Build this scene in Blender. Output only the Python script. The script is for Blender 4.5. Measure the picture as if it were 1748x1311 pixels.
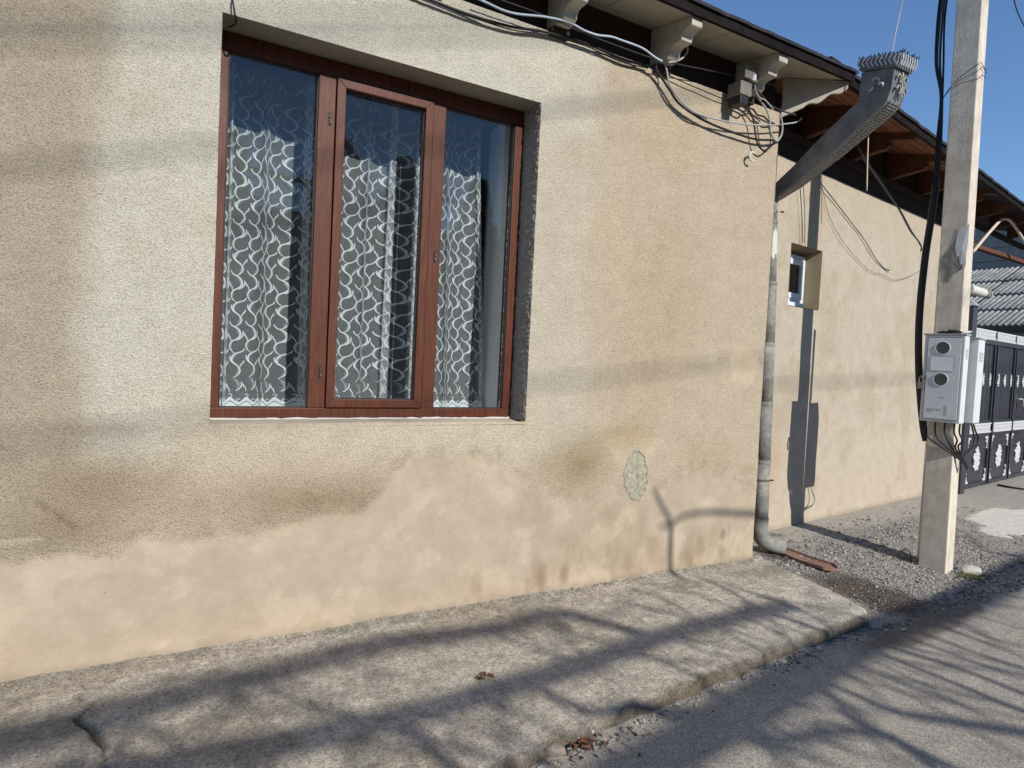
import bpy, bmesh, math, random
import numpy as np
from mathutils import Vector, Matrix

random.seed(7); rng = np.random.default_rng(7)
sc = bpy.context.scene
for o in list(bpy.data.objects): bpy.data.objects.remove(o)
col = sc.collection

# ------------------------------------------------------------------ camera
cam_d = bpy.data.cameras.new('camera'); cam = bpy.data.objects.new('camera', cam_d); col.objects.link(cam)
cam_d.sensor_width = 36.0; cam_d.lens = 36.0 * 1120 / 1748; cam_d.clip_start = 0.05; cam_d.clip_end = 2000
r_ = Vector((0.861, -0.506, 0.049)); u_ = Vector((-0.022, 0.058, 0.998)); b_ = -Vector((0.507, 0.861, -0.039))
r_.normalize(); b_.normalize(); u_ = b_.cross(r_).normalized(); r_ = u_.cross(b_).normalized()
M = Matrix((r_, u_, b_)).transposed().to_4x4(); M.translation = Vector((-4.026, -3.212, 1.40))
cam.matrix_world = M
sc.camera = cam
sc.render.resolution_x, sc.render.resolution_y = 1024, 768

# ------------------------------------------------------------------ sky and sun
SUN = Vector((0.062, -1.0, 0.57)).normalized()          # towards the sun
w = bpy.data.worlds.new('World'); sc.world = w; w.use_nodes = True
wn = w.node_tree; bg = wn.nodes['Background']
sky = wn.nodes.new('ShaderNodeTexSky'); sky.sky_type = 'NISHITA'; sky.sun_disc = False
sky.sun_elevation = math.asin(SUN.z); sky.sun_rotation = math.atan2(SUN.x, SUN.y)
sky.air_density = 1.0; sky.dust_density = 0.0; sky.ozone_density = 6.0
wn.links.new(sky.outputs[0], bg.inputs[0]); bg.inputs[1].default_value = 0.15
sd = bpy.data.lights.new('sun', 'SUN'); sd.energy = 5.0; sd.angle = math.radians(0.53); sd.color = (1.0, 0.955, 0.89)
so = bpy.data.objects.new('sun', sd); col.objects.link(so)
so.rotation_euler = SUN.to_track_quat('Z', 'Y').to_euler(); so.location = SUN * 30
vs = sc.view_settings; vs.view_transform = 'Standard'; vs.look = 'None'; vs.exposure = 0.0; vs.gamma = 1.0
vs.use_curve_mapping = False

# ------------------------------------------------------------------ numeric helpers
def lin(c): return [((x/255+0.055)/1.055)**2.4 if x > 10 else x/255/12.92 for x in c]
def alb(r, g, b, k=0.77): return [x*k for x in lin((r, g, b))]
def vnoise(x, y, seed=0):
    x = np.asarray(x, float); y = np.asarray(y, float)
    xi = np.floor(x).astype(np.int64); yi = np.floor(y).astype(np.int64); fx = x-xi; fy = y-yi
    fx = fx*fx*(3-2*fx); fy = fy*fy*(3-2*fy)
    def h(a, b):
        n = (a*374761393 + b*668265263 + seed*974634777) & 0xffffffff
        n = ((n ^ (n >> 13))*1274126177) & 0xffffffff
        return ((n ^ (n >> 16)) & 0xffff)/65535.0
    return (h(xi, yi)*(1-fx)+h(xi+1, yi)*fx)*(1-fy)+(h(xi, yi+1)*(1-fx)+h(xi+1, yi+1)*fx)*fy
def fbm(x, y, seed=0, o=4):
    s = 0; a = 0.5; t = 0
    for i in range(o):
        s = s+a*vnoise(x*2**i, y*2**i, seed+i*17); t += a; a *= 0.5
    return s/t                                             # 0..1
def sstep(a, b, x):
    t = np.clip((x-a)/(b-a), 0, 1); return t*t*(3-2*t)
def catmull(pts, n=6):
    P = [Vector(p) for p in pts]
    if len(P) < 3: return P
    P = [P[0]*2-P[1]]+P+[P[-1]*2-P[-2]]; out = []
    for i in range(1, len(P)-2):
        for k in range(n):
            t = k/n
            out.append(0.5*((2*P[i])+(P[i+1]-P[i-1])*t+(2*P[i-1]-5*P[i]+4*P[i+1]-P[i+2])*t*t+(3*P[i]-P[i-1]-3*P[i+1]+P[i+2])*t**3))
    out.append(P[-2]); return out

# ------------------------------------------------------------------ mesh builder
class MB:
    def __init__(s): s.v = []; s.f = []
    def add(s, vs_, fs):
        n = len(s.v); s.v += [tuple(p) for p in vs_]; s.f += [tuple(i+n for i in f) for f in fs]; return s
    def box(s, x0, x1, y0, y1, z0, z1):
        return s.add([(x0,y0,z0),(x1,y0,z0),(x1,y1,z0),(x0,y1,z0),(x0,y0,z1),(x1,y0,z1),(x1,y1,z1),(x0,y1,z1)],
                     [(3,2,1,0),(4,5,6,7),(0,1,5,4),(1,2,6,5),(2,3,7,6),(3,0,4,7)])
    def hexa(s, p): return s.add(p, [(3,2,1,0),(4,5,6,7),(0,1,5,4),(1,2,6,5),(2,3,7,6),(3,0,4,7)])
    def bar(s, a, b, w, h, up=(0,0,1)):
        a = Vector(a); b = Vector(b); d = (b-a).normalized(); r = d.cross(Vector(up)).normalized()*(w/2); u = r.cross(d).normalized()*(h/2)
        return s.hexa([a-r-u, a+r-u, b+r-u, b-r-u, a-r+u, a+r+u, b+r+u, b-r+u])
    def tube(s, pts, r, n=8, cap=True, sq=1.0):
        P = [Vector(p) for p in pts]; m = len(P); rs = r if isinstance(r, (list, tuple)) else [r]*m
        ref = None; vs_ = []
        for i in range(m):
            d = (P[min(i+1, m-1)]-P[max(i-1, 0)]).normalized()
            if ref is None: ref = d.orthogonal().normalized()
            ref = (ref-d*ref.dot(d)).normalized(); bb = d.cross(ref)
            for k in range(n):
                a = 2*math.pi*k/n; vs_.append(P[i]+(ref*math.cos(a)+bb*math.sin(a)*sq)*rs[i])
        fs = [(i*n+k, i*n+(k+1) % n, (i+1)*n+(k+1) % n, (i+1)*n+k) for i in range(m-1) for k in range(n)]
        if cap: fs += [tuple(range(n-1, -1, -1)), tuple((m-1)*n+k for k in range(n))]
        return s.add(vs_, fs)
    def prism(s, prof, a, b, axis='x'):
        n = len(prof)
        def mk(t): return [((t, p, q) if axis == 'x' else (p, t, q) if axis == 'y' else (p, q, t)) for p, q in prof]
        return s.add(mk(a)+mk(b), [tuple(range(n-1, -1, -1)), tuple(range(n, 2*n))]+[(i, (i+1) % n, n+(i+1) % n, n+i) for i in range(n)])
    def blob(s, c, rad, seed=0, jit=0.25):
        rr = random.Random(seed); c = Vector(c); bm = bmesh.new(); bmesh.ops.create_icosphere(bm, subdivisions=1, radius=1)
        vs_ = []
        for v in bm.verts:
            k = 1+rr.uniform(-jit, jit); vs_.append((c.x+v.co.x*rad[0]*k, c.y+v.co.y*rad[1]*k, c.z+v.co.z*rad[2]*k))
        fs = [[v.index for v in f.verts] for f in bm.faces]; bm.free(); return s.add(vs_, fs)
    def build(s, name, mat, parent=None, smooth=False, bevel=0.0, kind=None, fixn=True):
        me = bpy.data.meshes.new(name); me.from_pydata(s.v, [], s.f)
        if bevel or fixn:
            bm = bmesh.new(); bm.from_mesh(me)
            if fixn: bmesh.ops.recalc_face_normals(bm, faces=bm.faces)
            if bevel: bmesh.ops.bevel(bm, geom=[e for e in bm.edges if len(e.link_faces) == 2 and e.calc_face_angle(0) > 0.5], offset=bevel, segments=2, affect='EDGES', profile=0.6)
            bm.to_mesh(me); bm.free()
        if smooth: me.polygons.foreach_set('use_smooth', [True]*len(me.polygons))
        me.materials.append(mat); o = bpy.data.objects.new(name, me); col.objects.link(o)
        if parent is not None: o.parent = parent
        if kind: o['kind'] = kind
        return o
def grid_obj(name, X, Y, Z, mat, parent=None, attrs=None, keep=None, kind=None, smooth=True, flip=False):
    n, m = X.shape; me = bpy.data.meshes.new(name)
    i, j = np.meshgrid(np.arange(n-1), np.arange(m-1), indexing='ij'); a = i*m+j
    q = np.stack([a, a+m, a+m+1, a+1], -1) if not flip else np.stack([a, a+1, a+m+1, a+m], -1)
    if keep is not None: q = q[keep]
    q = q.reshape(-1, 4)
    me.from_pydata(np.stack([X, Y, Z], -1).reshape(-1, 3).tolist(), [], q.tolist())
    for k, A in (attrs or {}).items():
        if A.ndim == 3:
            at = me.color_attributes.new(k, 'FLOAT_COLOR', 'POINT')
            c = np.concatenate([A.reshape(-1, 3), np.ones((n*m, 1))], 1); at.data.foreach_set('color', c.astype(np.float32).ravel())
        else:
            at = me.attributes.new(k, 'FLOAT', 'POINT'); at.data.foreach_set('value', A.astype(np.float32).ravel())
    if smooth: me.polygons.foreach_set('use_smooth', [True]*len(me.polygons))
    me.materials.append(mat); o = bpy.data.objects.new(name, me); col.objects.link(o)
    if parent is not None: o.parent = parent
    if kind: o['kind'] = kind
    return o
def tag(o, label, cat, group=None):
    o['label'] = label; o['category'] = cat
    if group: o['group'] = group
    return o
def thing(name, label, cat, loc=(0,0,0), rz=0.0, group=None):
    o = bpy.data.objects.new(name, None); col.objects.link(o); o.location = loc; o.rotation_euler = (0, 0, rz)
    o.empty_display_size = 0.1
    return tag(o, label, cat, group)

# ------------------------------------------------------------------ material helpers
class Mat:
    def __init__(s, name):
        s.m = bpy.data.materials.new(name); s.m.use_nodes = True; s.t = s.m.node_tree; s.N = s.t.nodes; s.L = s.t.links
        s.b = s.N['Principled BSDF']; s.out = s.N['Material Output']; s._tc = None
    def n(s, t, **k):
        x = s.N.new(t)
        for a, v in k.items(): setattr(x, a, v)
        return x
    def tc(s):
        if s._tc is None: s._tc = s.n('ShaderNodeTexCoord').outputs['Object']
        return s._tc
    def mapv(s, scale=(1,1,1)):
        m = s.n('ShaderNodeMapping'); m.inputs['Scale'].default_value = scale; s.L.new(s.tc(), m.inputs[0]); return m.outputs[0]
    def noise(s, scale, detail=4, rough=0.55, vec=None, dist=0):
        x = s.n('ShaderNodeTexNoise'); x.inputs['Scale'].default_value = scale; x.inputs['Detail'].default_value = detail
        x.inputs['Roughness'].default_value = rough; x.inputs['Distortion'].default_value = dist; s.L.new(vec or s.tc(), x.inputs['Vector']); return x.outputs[0]
    def voro(s, scale, feature='F1', vec=None, out=0):
        x = s.n('ShaderNodeTexVoronoi', feature=feature); x.inputs['Scale'].default_value = scale; s.L.new(vec or s.tc(), x.inputs['Vector']); return x.outputs[out]
    def ramp(s, fac, stops, interp='LINEAR'):
        x = s.n('ShaderNodeValToRGB'); x.color_ramp.interpolation = interp; e = x.color_ramp.elements
        while len(e) < len(stops): e.new(0.5)
        for i, (p, c) in enumerate(stops):
            e[i].position = p; e[i].color = (*c, 1) if hasattr(c, '__len__') else (c, c, c, 1)
        s.L.new(fac, x.inputs[0]); return x.outputs[0]
    def mix(s, fac, a, b, mode='MIX'):
        x = s.n('ShaderNodeMix', data_type='RGBA', blend_type=mode)
        for sock, v in ((0, fac), (6, a), (7, b)):
            if hasattr(v, 'is_linked'): s.L.new(v, x.inputs[sock])
            elif sock == 0: x.inputs[0].default_value = v
            else: x.inputs[sock].default_value = (*v, 1) if hasattr(v, '__len__') else (v, v, v, 1)
        return x.outputs[2]
    def math(s, op, a, b=0.0):
        x = s.n('ShaderNodeMath', operation=op)
        for i, v in enumerate((a, b)):
            if hasattr(v, 'is_linked'): s.L.new(v, x.inputs[i])
            else: x.inputs[i].default_value = v
        return x.outputs[0]
    def attr(s, name, out='Color'):
        x = s.n('ShaderNodeAttribute'); x.attribute_name = name; return x.outputs[out]
    def bump(s, h, strength=0.5, dist=0.01, prev=None):
        x = s.n('ShaderNodeBump'); x.inputs['Distance'].default_value = dist
        if hasattr(strength, 'is_linked'): s.L.new(strength, x.inputs['Strength'])
        else: x.inputs['Strength'].default_value = strength
        s.L.new(h, x.inputs['Height'])
        if prev is not None: s.L.new(prev, x.inputs['Normal'])
        return x.outputs[0]
    def set(s, color=None, rough=None, normal=None, metal=None, spec=None):
        for nm, v in (('Base Color', color), ('Roughness', rough), ('Normal', normal), ('Metallic', metal), ('Specular IOR Level', spec)):
            if v is None: continue
            if hasattr(v, 'is_linked'): s.L.new(v, s.b.inputs[nm])
            else: s.b.inputs[nm].default_value = (*v, 1) if hasattr(v, '__len__') else v
        return s.m
def simple(name, c, rough=0.6, var=0.25, scale=12, bump=0.0, bscale=80, metal=0.0, spec=0.4, streak=None):
    M_ = Mat(name); v = M_.mapv(streak) if streak else None
    f = M_.noise(scale, 5, 0.6, vec=v); c1 = [x*(1-var) for x in c]; c2 = [min(x*(1+var), 1) for x in c]
    cc = M_.ramp(f, [(0.3, c1), (0.7, c2)])
    nn = M_.bump(M_.noise(bscale, 3, vec=v), bump, 0.004) if bump else None
    return M_.set(cc, rough, nn, metal, spec)

# ---- plaster of the house: stain colours come with the mesh, grain from nodes
def plaster(name):
    M_ = Mat(name); c = M_.attr('stain'); rg = M_.attr('grain', 'Fac')
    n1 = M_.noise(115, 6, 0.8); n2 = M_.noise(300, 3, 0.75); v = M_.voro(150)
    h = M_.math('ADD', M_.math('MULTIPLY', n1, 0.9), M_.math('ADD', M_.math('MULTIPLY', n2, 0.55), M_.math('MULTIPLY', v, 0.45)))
    pit = M_.ramp(h, [(0.68, (0.54, 0.51, 0.47)), (0.86, (0.95, 0.95, 0.945)), (1.10, (1.18, 1.175, 1.17))])  # hollows of the grain coloured darker, painting in their shade
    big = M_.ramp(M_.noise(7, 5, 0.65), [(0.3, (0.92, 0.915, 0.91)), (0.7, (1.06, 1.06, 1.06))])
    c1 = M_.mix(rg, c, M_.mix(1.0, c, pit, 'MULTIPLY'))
    sm = M_.ramp(M_.noise(26, 6, 0.7), [(0.3, (0.95, 0.94, 0.93)), (0.7, (1.04, 1.04, 1.04))])
    c2 = M_.mix(1.0, M_.mix(1.0, c1, big, 'MULTIPLY'), sm, 'MULTIPLY')
    pk = M_.ramp(M_.voro(11), [(0.025, (0.35, 0.31, 0.27)), (0.05, (1, 1, 1))]); c2 = M_.mix(M_.ramp(M_.noise(2.3, 2), [(0.5, 0.0), (0.6, 0.9)]), c2, M_.mix(1.0, c2, pk, 'MULTIPLY'))
    nb = M_.bump(h, M_.math('ADD', M_.math('MULTIPLY', rg, 0.85), 0.05), 0.009)
    nb = M_.bump(M_.noise(14, 5, 0.6), 0.22, 0.02, nb)
    return M_.set(c2, 0.95, nb, spec=0.1)
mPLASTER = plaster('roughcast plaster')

def concrete(name):
    M_ = Mat(name); c = M_.attr('stain')
    a = M_.ramp(M_.noise(9, 6, 0.7), [(0.3, (0.72, 0.71, 0.69)), (0.7, (1.18, 1.17, 1.15))])
    g = M_.ramp(M_.noise(95, 4, 0.75), [(0.36, (0.55, 0.54, 0.53)), (0.5, (0.98, 0.98, 0.98)), (0.66, (1.3, 1.29, 1.27))])
    st = M_.ramp(M_.noise(30, 5, 0.7, vec=M_.mapv((1.0, 0.45, 1))), [(0.35, (0.80, 0.79, 0.78)), (0.65, (1.12, 1.12, 1.11))])
    cc = M_.mix(1.0, M_.mix(1.0, M_.mix(1.0, c, a, 'MULTIPLY'), g, 'MULTIPLY'), st, 'MULTIPLY')
    nb = M_.bump(M_.noise(120, 4, 0.75), 0.6, 0.008); nb = M_.bump(M_.noise(22, 5, 0.65), 0.5, 0.03, nb)
    return M_.set(cc, 0.95, nb, spec=0.12)
mCONC = concrete('weathered concrete')
def asphalt():
    M_ = Mat('old asphalt'); c = M_.attr('stain')
    v = M_.voro(150, out=1); sp = M_.ramp(v, [(0.0, (0.62, 0.62, 0.63)), (0.6, (1.0, 1.0, 1.0)), (1.0, (1.5, 1.48, 1.44))])
    a = M_.ramp(M_.noise(5, 6, 0.65), [(0.3, (0.82, 0.82, 0.82)), (0.7, (1.12, 1.12, 1.11))])
    g = M_.ramp(M_.noise(210, 3, 0.7), [(0.35, (0.62, 0.62, 0.62)), (0.65, (1.28, 1.27, 1.25))])
    cc = M_.mix(1.0, M_.mix(1.0, M_.mix(1.0, c, sp, 'MULTIPLY'), a, 'MULTIPLY'), g, 'MULTIPLY')
    nb = M_.bump(M_.noise(160, 3, 0.7), 0.55, 0.006); nb = M_.bump(M_.noise(12, 4), 0.3, 0.02, nb)
    return M_.set(cc, 0.9, nb, spec=0.15)
mROAD = asphalt()
def gravel_ground():
    M_ = Mat('gravelly earth'); c = M_.attr('stain')
    v = M_.voro(85, out=1); sp = M_.ramp(v, [(0.0, (0.5, 0.5, 0.5)), (0.5, (0.95, 0.95, 0.95)), (1.0, (1.55, 1.55, 1.55))])
    cc = M_.mix(M_.attr('loose', 'Fac'), M_.mix(1.0, c, M_.ramp(M_.noise(60, 5, 0.7), [(0.3, (0.7,)*3), (0.7, (1.25,)*3)]), 'MULTIPLY'), M_.mix(1.0, c, sp, 'MULTIPLY'))
    nb = M_.bump(M_.voro(85), M_.math('ADD', M_.math('MULTIPLY', M_.attr('loose', 'Fac'), 0.8), 0.1), 0.02)
    nb = M_.bump(M_.noise(150, 3), 0.4, 0.006, nb)
    return M_.set(cc, 0.95, nb, spec=0.1)
mGRAVEL = gravel_ground()
def pebble_mat(name, lo, hi):
    M_ = Mat(name); g = M_.n('ShaderNodeNewGeometry').outputs['Random Per Island']
    return M_.set(M_.mix(1.0, M_.ramp(g, [(0.0, lo), (1.0, hi)]), M_.ramp(M_.noise(60), [(0.3, (0.8,)*3), (0.7, (1.15,)*3)]), 'MULTIPLY'), 0.9, spec=0.15)
mPEB = pebble_mat('grey pebbles', alb(104, 100, 95), alb(196, 190, 182))
mPEBD = pebble_mat('dark grit', alb(52, 46, 42), alb(168, 158, 146))
mCRUMB = pebble_mat('mortar crumbs', alb(120, 110, 96), alb(190, 180, 162))
mSTONE = simple('pale stone', alb(205, 200, 188), 0.9, 0.25, 25, 0.4, 60)
mSTONE2 = simple('grey brown stone', alb(150, 138, 122), 0.9, 0.3, 25, 0.4, 60)

def wood_frame():
    M_ = Mat('brown woodgrain film'); v = M_.mapv((40, 40, 2.2))
    g = M_.ramp(M_.noise(3.0, 6, 0.65, vec=v, dist=0.6), [(0.3, alb(72, 36, 23)), (0.55, alb(100, 55, 37)), (0.75, alb(120, 69, 49))])
    return M_.set(g, 0.5, M_.bump(M_.noise(4, 4, vec=v), 0.08, 0.003), spec=0.25)
mFRAME = wood_frame()
mGASKET = simple('black gasket', (0.012, 0.012, 0.013), 0.6, 0.1)
def glass(name, refl=1.0):
    M_ = Mat(name); tr = M_.n('ShaderNodeBsdfTransparent'); tr.inputs[0].default_value = (0.93, 0.955, 0.965, 1)
    gl = M_.n('ShaderNodeBsdfGlossy'); gl.inputs['Roughness'].default_value = 0.02
    M_.L.new(M_.bump(M_.noise(3, 2), 0.02, 0.01), gl.inputs['Normal'])
    fr = M_.n('ShaderNodeFresnel'); fr.inputs[0].default_value = 1.45; mx = M_.n('ShaderNodeMixShader')
    M_.L.new(fr.outputs[0], mx.inputs[0]); M_.L.new(tr.outputs[0], mx.inputs[1]); M_.L.new(gl.outputs[0], mx.inputs[2])
    M_.L.new(mx.outputs[0], M_.out.inputs[0]); return M_.m
mGLASS = glass('window glass')
def fabric(name, c, alpha, weave=0.0):
    M_ = Mat(name); df = M_.n('ShaderNodeBsdfDiffuse'); tl = M_.n('ShaderNodeBsdfTranslucent'); tr = M_.n('ShaderNodeBsdfTransparent')
    for x in (df, tl): x.inputs[0].default_value = (*c, 1)
    a = M_.n('ShaderNodeMixShader'); a.inputs[0].default_value = 0.35; M_.L.new(df.outputs[0], a.inputs[1]); M_.L.new(tl.outputs[0], a.inputs[2])
    b = M_.n('ShaderNodeMixShader'); M_.L.new(tr.outputs[0], b.inputs[1]); M_.L.new(a.outputs[0], b.inputs[2])
    if weave: M_.L.new(M_.ramp(M_.noise(45, 5, 0.7), [(0.3, alpha-weave), (0.7, alpha+weave)]), b.inputs[0])
    else: b.inputs[0].default_value = alpha
    M_.L.new(b.outputs[0], M_.out.inputs[0]); return M_.m
mSHEER = fabric('sheer net', (0.74, 0.76, 0.76), 0.25, 0.06)
mLACE = fabric('white embroidery', (0.86, 0.88, 0.88), 0.95)
mLACEF = fabric('fine hatching thread', (0.82, 0.84, 0.84), 0.36, 0.2)
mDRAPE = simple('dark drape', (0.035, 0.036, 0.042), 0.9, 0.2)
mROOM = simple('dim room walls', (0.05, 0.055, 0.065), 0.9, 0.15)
mJAMB = simple('white painted jamb', (0.72, 0.73, 0.72), 0.7, 0.06)
mSOFFIT = simple('cream painted boards', alb(184, 176, 157), 0.7, 0.14, 6, 0.15, 40)
mCORBEL = simple('cream painted timber', alb(192, 185, 170), 0.65, 0.16, 16, 0.2, 60)
mDARKBEAM = simple('dark stained timber', (0.028, 0.016, 0.013), 0.85, 0.35, 20, 0.2, 40)
mFASCIA = simple('blackened roof edge', (0.014, 0.011, 0.011), 0.85, 0.45, 18, 0.3, 50, 0.0, 0.08)
mROOFEDGE = simple('dark grey roof sheet', (0.034, 0.032, 0.036), 0.8, 0.35, 12, 0.2, 50, 0.0, 0.12)
mROOFSHEET = simple('grey fibre cement', alb(150, 148, 142), 0.9, 0.3, 4, 0.3, 60)
def brown_boards():
    M_ = Mat('weathered brown boards'); v = M_.mapv((3, 22, 22))
    g = M_.ramp(M_.noise(2.2, 6, 0.7, vec=v, dist=0.5), [(0.3, alb(88, 52, 38)), (0.55, alb(146, 96, 70)), (0.78, alb(188, 140, 108))])
    return M_.set(g, 0.85, M_.bump(M_.noise(5, 4, vec=v), 0.3, 0.004), spec=0.2)
mBROWN = brown_boards()
mRAFT = simple('old rafter timber', alb(104, 64, 46), 0.85, 0.3, 14, 0.3, 50)
mZINC = None
def zinc():
    M_ = Mat('flaking painted zinc'); n = M_.noise(10, 6, 0.7); v = M_.noise(55, 4, 0.75)
    c = M_.ramp(n, [(0.28, alb(104, 104, 97)), (0.5, alb(146, 146, 138)), (0.74, alb(184, 182, 172))])
    fl = M_.ramp(v, [(0.55, (1, 1, 1)), (0.68, (0.62, 0.62, 0.61))])
    return M_.set(M_.mix(1.0, c, fl, 'MULTIPLY'), 0.8, M_.bump(v, 0.35, 0.004), 0.0, 0.2)
mZINC = zinc()
mWHITEPAINT = simple('flaked white paint', alb(222, 220, 212), 0.7, 0.1, 20, 0.2, 60)
mHOPPER = simple('dark grey painted sheet', alb(126, 128, 130), 0.55, 0.32, 9, 0.35, 55, 0.1)
def sparkle():
    M_ = Mat('pitted grey sheet'); v = M_.noise(120, 3, 0.8)
    return M_.set(M_.ramp(v, [(0.40, alb(86, 86, 84)), (0.5, alb(150, 148, 142)), (0.62, alb(205, 203, 196))]), 0.55, M_.bump(v, 0.5, 0.004), 0.2)
mPITTED = sparkle()
mCROWN = simple('silver painted crown', alb(196, 198, 200), 0.45, 0.2, 30, 0.2, 60, 0.3)
def polecon():
    M_ = Mat('cast concrete pole'); n = M_.noise(9, 5, 0.65)
    c = M_.ramp(n, [(0.3, alb(202, 192, 176, 0.85)), (0.7, alb(232, 222, 206, 0.85))])
    vv = M_.voro(24); pk = M_.ramp(vv, [(0.035, (0.3, 0.29, 0.28)), (0.075, (1, 1, 1))])
    st = M_.ramp(M_.noise(3, 4, 0.6, vec=M_.mapv((6, 6, 0.8))), [(0.35, (0.90, 0.89, 0.87)), (0.65, (1.04, 1.04, 1.04))])
    return M_.set(M_.mix(1.0, M_.mix(1.0, c, pk, 'MULTIPLY'), st, 'MULTIPLY'), 0.9, M_.bump(M_.noise(70, 4), 0.35, 0.004), spec=0.15)
mPOLE = polecon()
mBOX = simple('grey enamel', alb(214, 218, 220, 0.9), 0.45, 0.07, 6, 0.06, 30, 0.0, 0.4)
mBOXD = simple('grey enamel edge', alb(178, 182, 184, 0.85), 0.5, 0.1, 6)
mOLDBOX = simple('grimy grey bakelite', alb(122, 118, 108), 0.7, 0.25, 30, 0.15, 60)
mPORT = simple('meter glass', (0.06, 0.068, 0.068), 0.25, 0.2, 20)
mPLATE = simple('faded plate', alb(226, 230, 232, 0.92), 0.5, 0.05, 14)
mSTEEL = simple('worn steel', alb(150, 146, 138), 0.4, 0.25, 40, 0.1, 60, 0.7)
mBLACK = simple('black cable', (0.012, 0.012, 0.014), 0.5, 0.2, 30)
mDKCABLE = simple('dark grey cable', (0.035, 0.035, 0.038), 0.5, 0.2, 30)
mGREYC = simple('grey cable', alb(176, 176, 172), 0.55, 0.15, 30)
mBLUEC = simple('pale blue cable', alb(196, 212, 226), 0.5, 0.1, 30)
mWHITEC = simple('cream hose', alb(226, 208, 190), 0.55, 0.1, 30)
mGATE = simple('black gate enamel', (0.030, 0.030, 0.040), 0.35, 0.2, 5, 0.05, 30, 0.0, 0.5)
mWHITE = simple('white gate paint', alb(214, 215, 215), 0.6, 0.06, 30, 0.2, 90)
mPAPER = simple('torn white paper', alb(236, 236, 234), 0.8, 0.04, 20, 0.2, 40)
mGLUE = simple('old paste and torn grey paper', alb(150, 147, 140), 0.85, 0.25, 30, 0.3, 40)
mPVC = simple('white pvc', alb(232, 236, 244), 0.35, 0.03, 8)
mDARKGLASS = simple('dark pane', (0.015, 0.018, 0.016), 0.08, 0.2, 5, 0, 30, 0.0, 0.5)
mRUST = simple('dusty rust brown sheet', alb(150, 116, 100), 0.8, 0.22, 18, 0.25, 50)
mMOSS = simple('moss', alb(84, 90, 52), 0.95, 0.35, 40)
mMOSSD = simple('dry moss', (0.035, 0.034, 0.024), 0.95, 0.35, 40)
mLEAF = simple('dry leaf', alb(118, 82, 62), 0.9, 0.35, 40)
mBARK = simple('bark', (0.09, 0.075, 0.06), 0.95, 0.3, 20, 0.4, 40)
mGREYWALL = simple('grey shaded boarding', alb(150, 148, 145), 0.9, 0.12, 5, 0.1, 30)
mCONIFER = simple('evergreen foliage', (0.035, 0.05, 0.025), 0.9, 0.4, 2)
mOPP = simple('dull grey-green render', (0.16, 0.16, 0.14), 0.95, 0.2, 3)
mCEMENT = simple('bare cement', alb(172, 166, 146), 0.95, 0.32, 45, 0.9, 75)
mEARTH = simple('dry ground', alb(150, 138, 118), 0.95, 0.25, 3)
def corr_sheet():
    M_ = Mat('weathered fibre cement sheets'); n = M_.noise(3, 5, 0.7)
    return M_.set(M_.ramp(n, [(0.3, alb(138, 136, 131)), (0.7, alb(196, 194, 187))]), 0.95, M_.bump(M_.noise(20, 4), 0.3, 0.01), spec=0.1)
mCORR = corr_sheet()

# ================================================================== THE SETTING
def yA(x): return 0.428+math.tan(math.radians(8))*x          # line of the annex wall
KX = np.array([-12, -4.5, -2.82, -2.43, -2.07, -1.34, -0.686, -0.03, 0.4]); KY = np.array([-2.3, -1.42, -1.245, -1.205, -1.15, -1.06, -0.997, -0.965, -0.95])
def kerb_y(x): return np.interp(x, KX, KY)

# far ground
gm = MB(); gm.add([(-300,-300,-0.5),(300,-300,-0.5),(300,300,-0.5),(-300,300,-0.5)], [(0,1,2,3)])
gm.build('ground', mEARTH, kind='structure')

# road
xs = np.concatenate([np.linspace(-80, -5.2, 24), np.arange(-5, 4.5, 0.028), np.linspace(4.6, 80, 26)])
ys = np.concatenate([np.linspace(-6.5, -3.6, 8), np.arange(-3.5, -0.55, 0.028)])
X, Y = np.meshgrid(xs, ys, indexing='ij')
Z = -0.112 + 0.004*(fbm(X*1.2, Y*1.2, 3)-0.5)*4 + 0.003*(fbm(X*14, Y*14, 5, 3)-0.5) - 0.012*np.clip(-Y-1.1, 0, 4)
base = np.array(alb(152, 145, 135, 1.15)); S = np.ones(X.shape+(3,))*base
edge = sstep(0.22, 0.0, kerb_y(X)-Y + 0.14*(fbm(X*6, Y*6, 9)-0.5))[..., None]*(X < 0.3)[..., None]
S = S*(1-edge*0.22)+np.array(alb(150, 140, 122, 1.25))*edge*0.22
dwet = np.hypot((X-0.42)/0.85, (Y+1.04-0.12*(X-0.42))/0.17) + 0.5*(fbm(X*7, Y*7, 31)-0.5)
wet = sstep(1.08, 0.9, dwet)[..., None]; S = S*(1-0.55*wet)+np.array(alb(92, 76, 68))*0.55*wet
grid_obj('road', X, Y, Z, mROAD, attrs={'stain': S}, kind='structure')

# gravel verge in front of the annex
xs = np.concatenate([np.arange(-0.45, 5.0, 0.026), np.linspace(5.1, 16, 60)]); vv = np.linspace(0, 1, 84)
X, V = np.meshgrid(xs, vv, indexing='ij'); yin = 0.428+math.tan(math.radians(8))*X+0.03
yin = np.where(X < 0.03, 0.35, yin); YO = np.interp(X, [-0.45, -0.1, 0.15, 1.34, 3, 16], [-1.05, -1.08, -1.12, -0.97, -0.75, 1.0])
YO = YO + 0.12*(fbm(X*3, X*0+2, 8)-0.5)
Y = yin+(YO-yin)*V
def verge_z(x, y):
    ya = 0.43+0.1405*x; t = np.clip((ya-y)/(ya+1.0), 0, 1.2); return -0.005-0.104*t**1.75
Z = verge_z(X, Y)+0.012*(fbm(X*5, Y*5, 12)-0.5)+0.008*(fbm(X*22, Y*22, 13, 3)-0.5)
Z = Z-0.05*sstep(0.93, 1.0, V)
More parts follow.
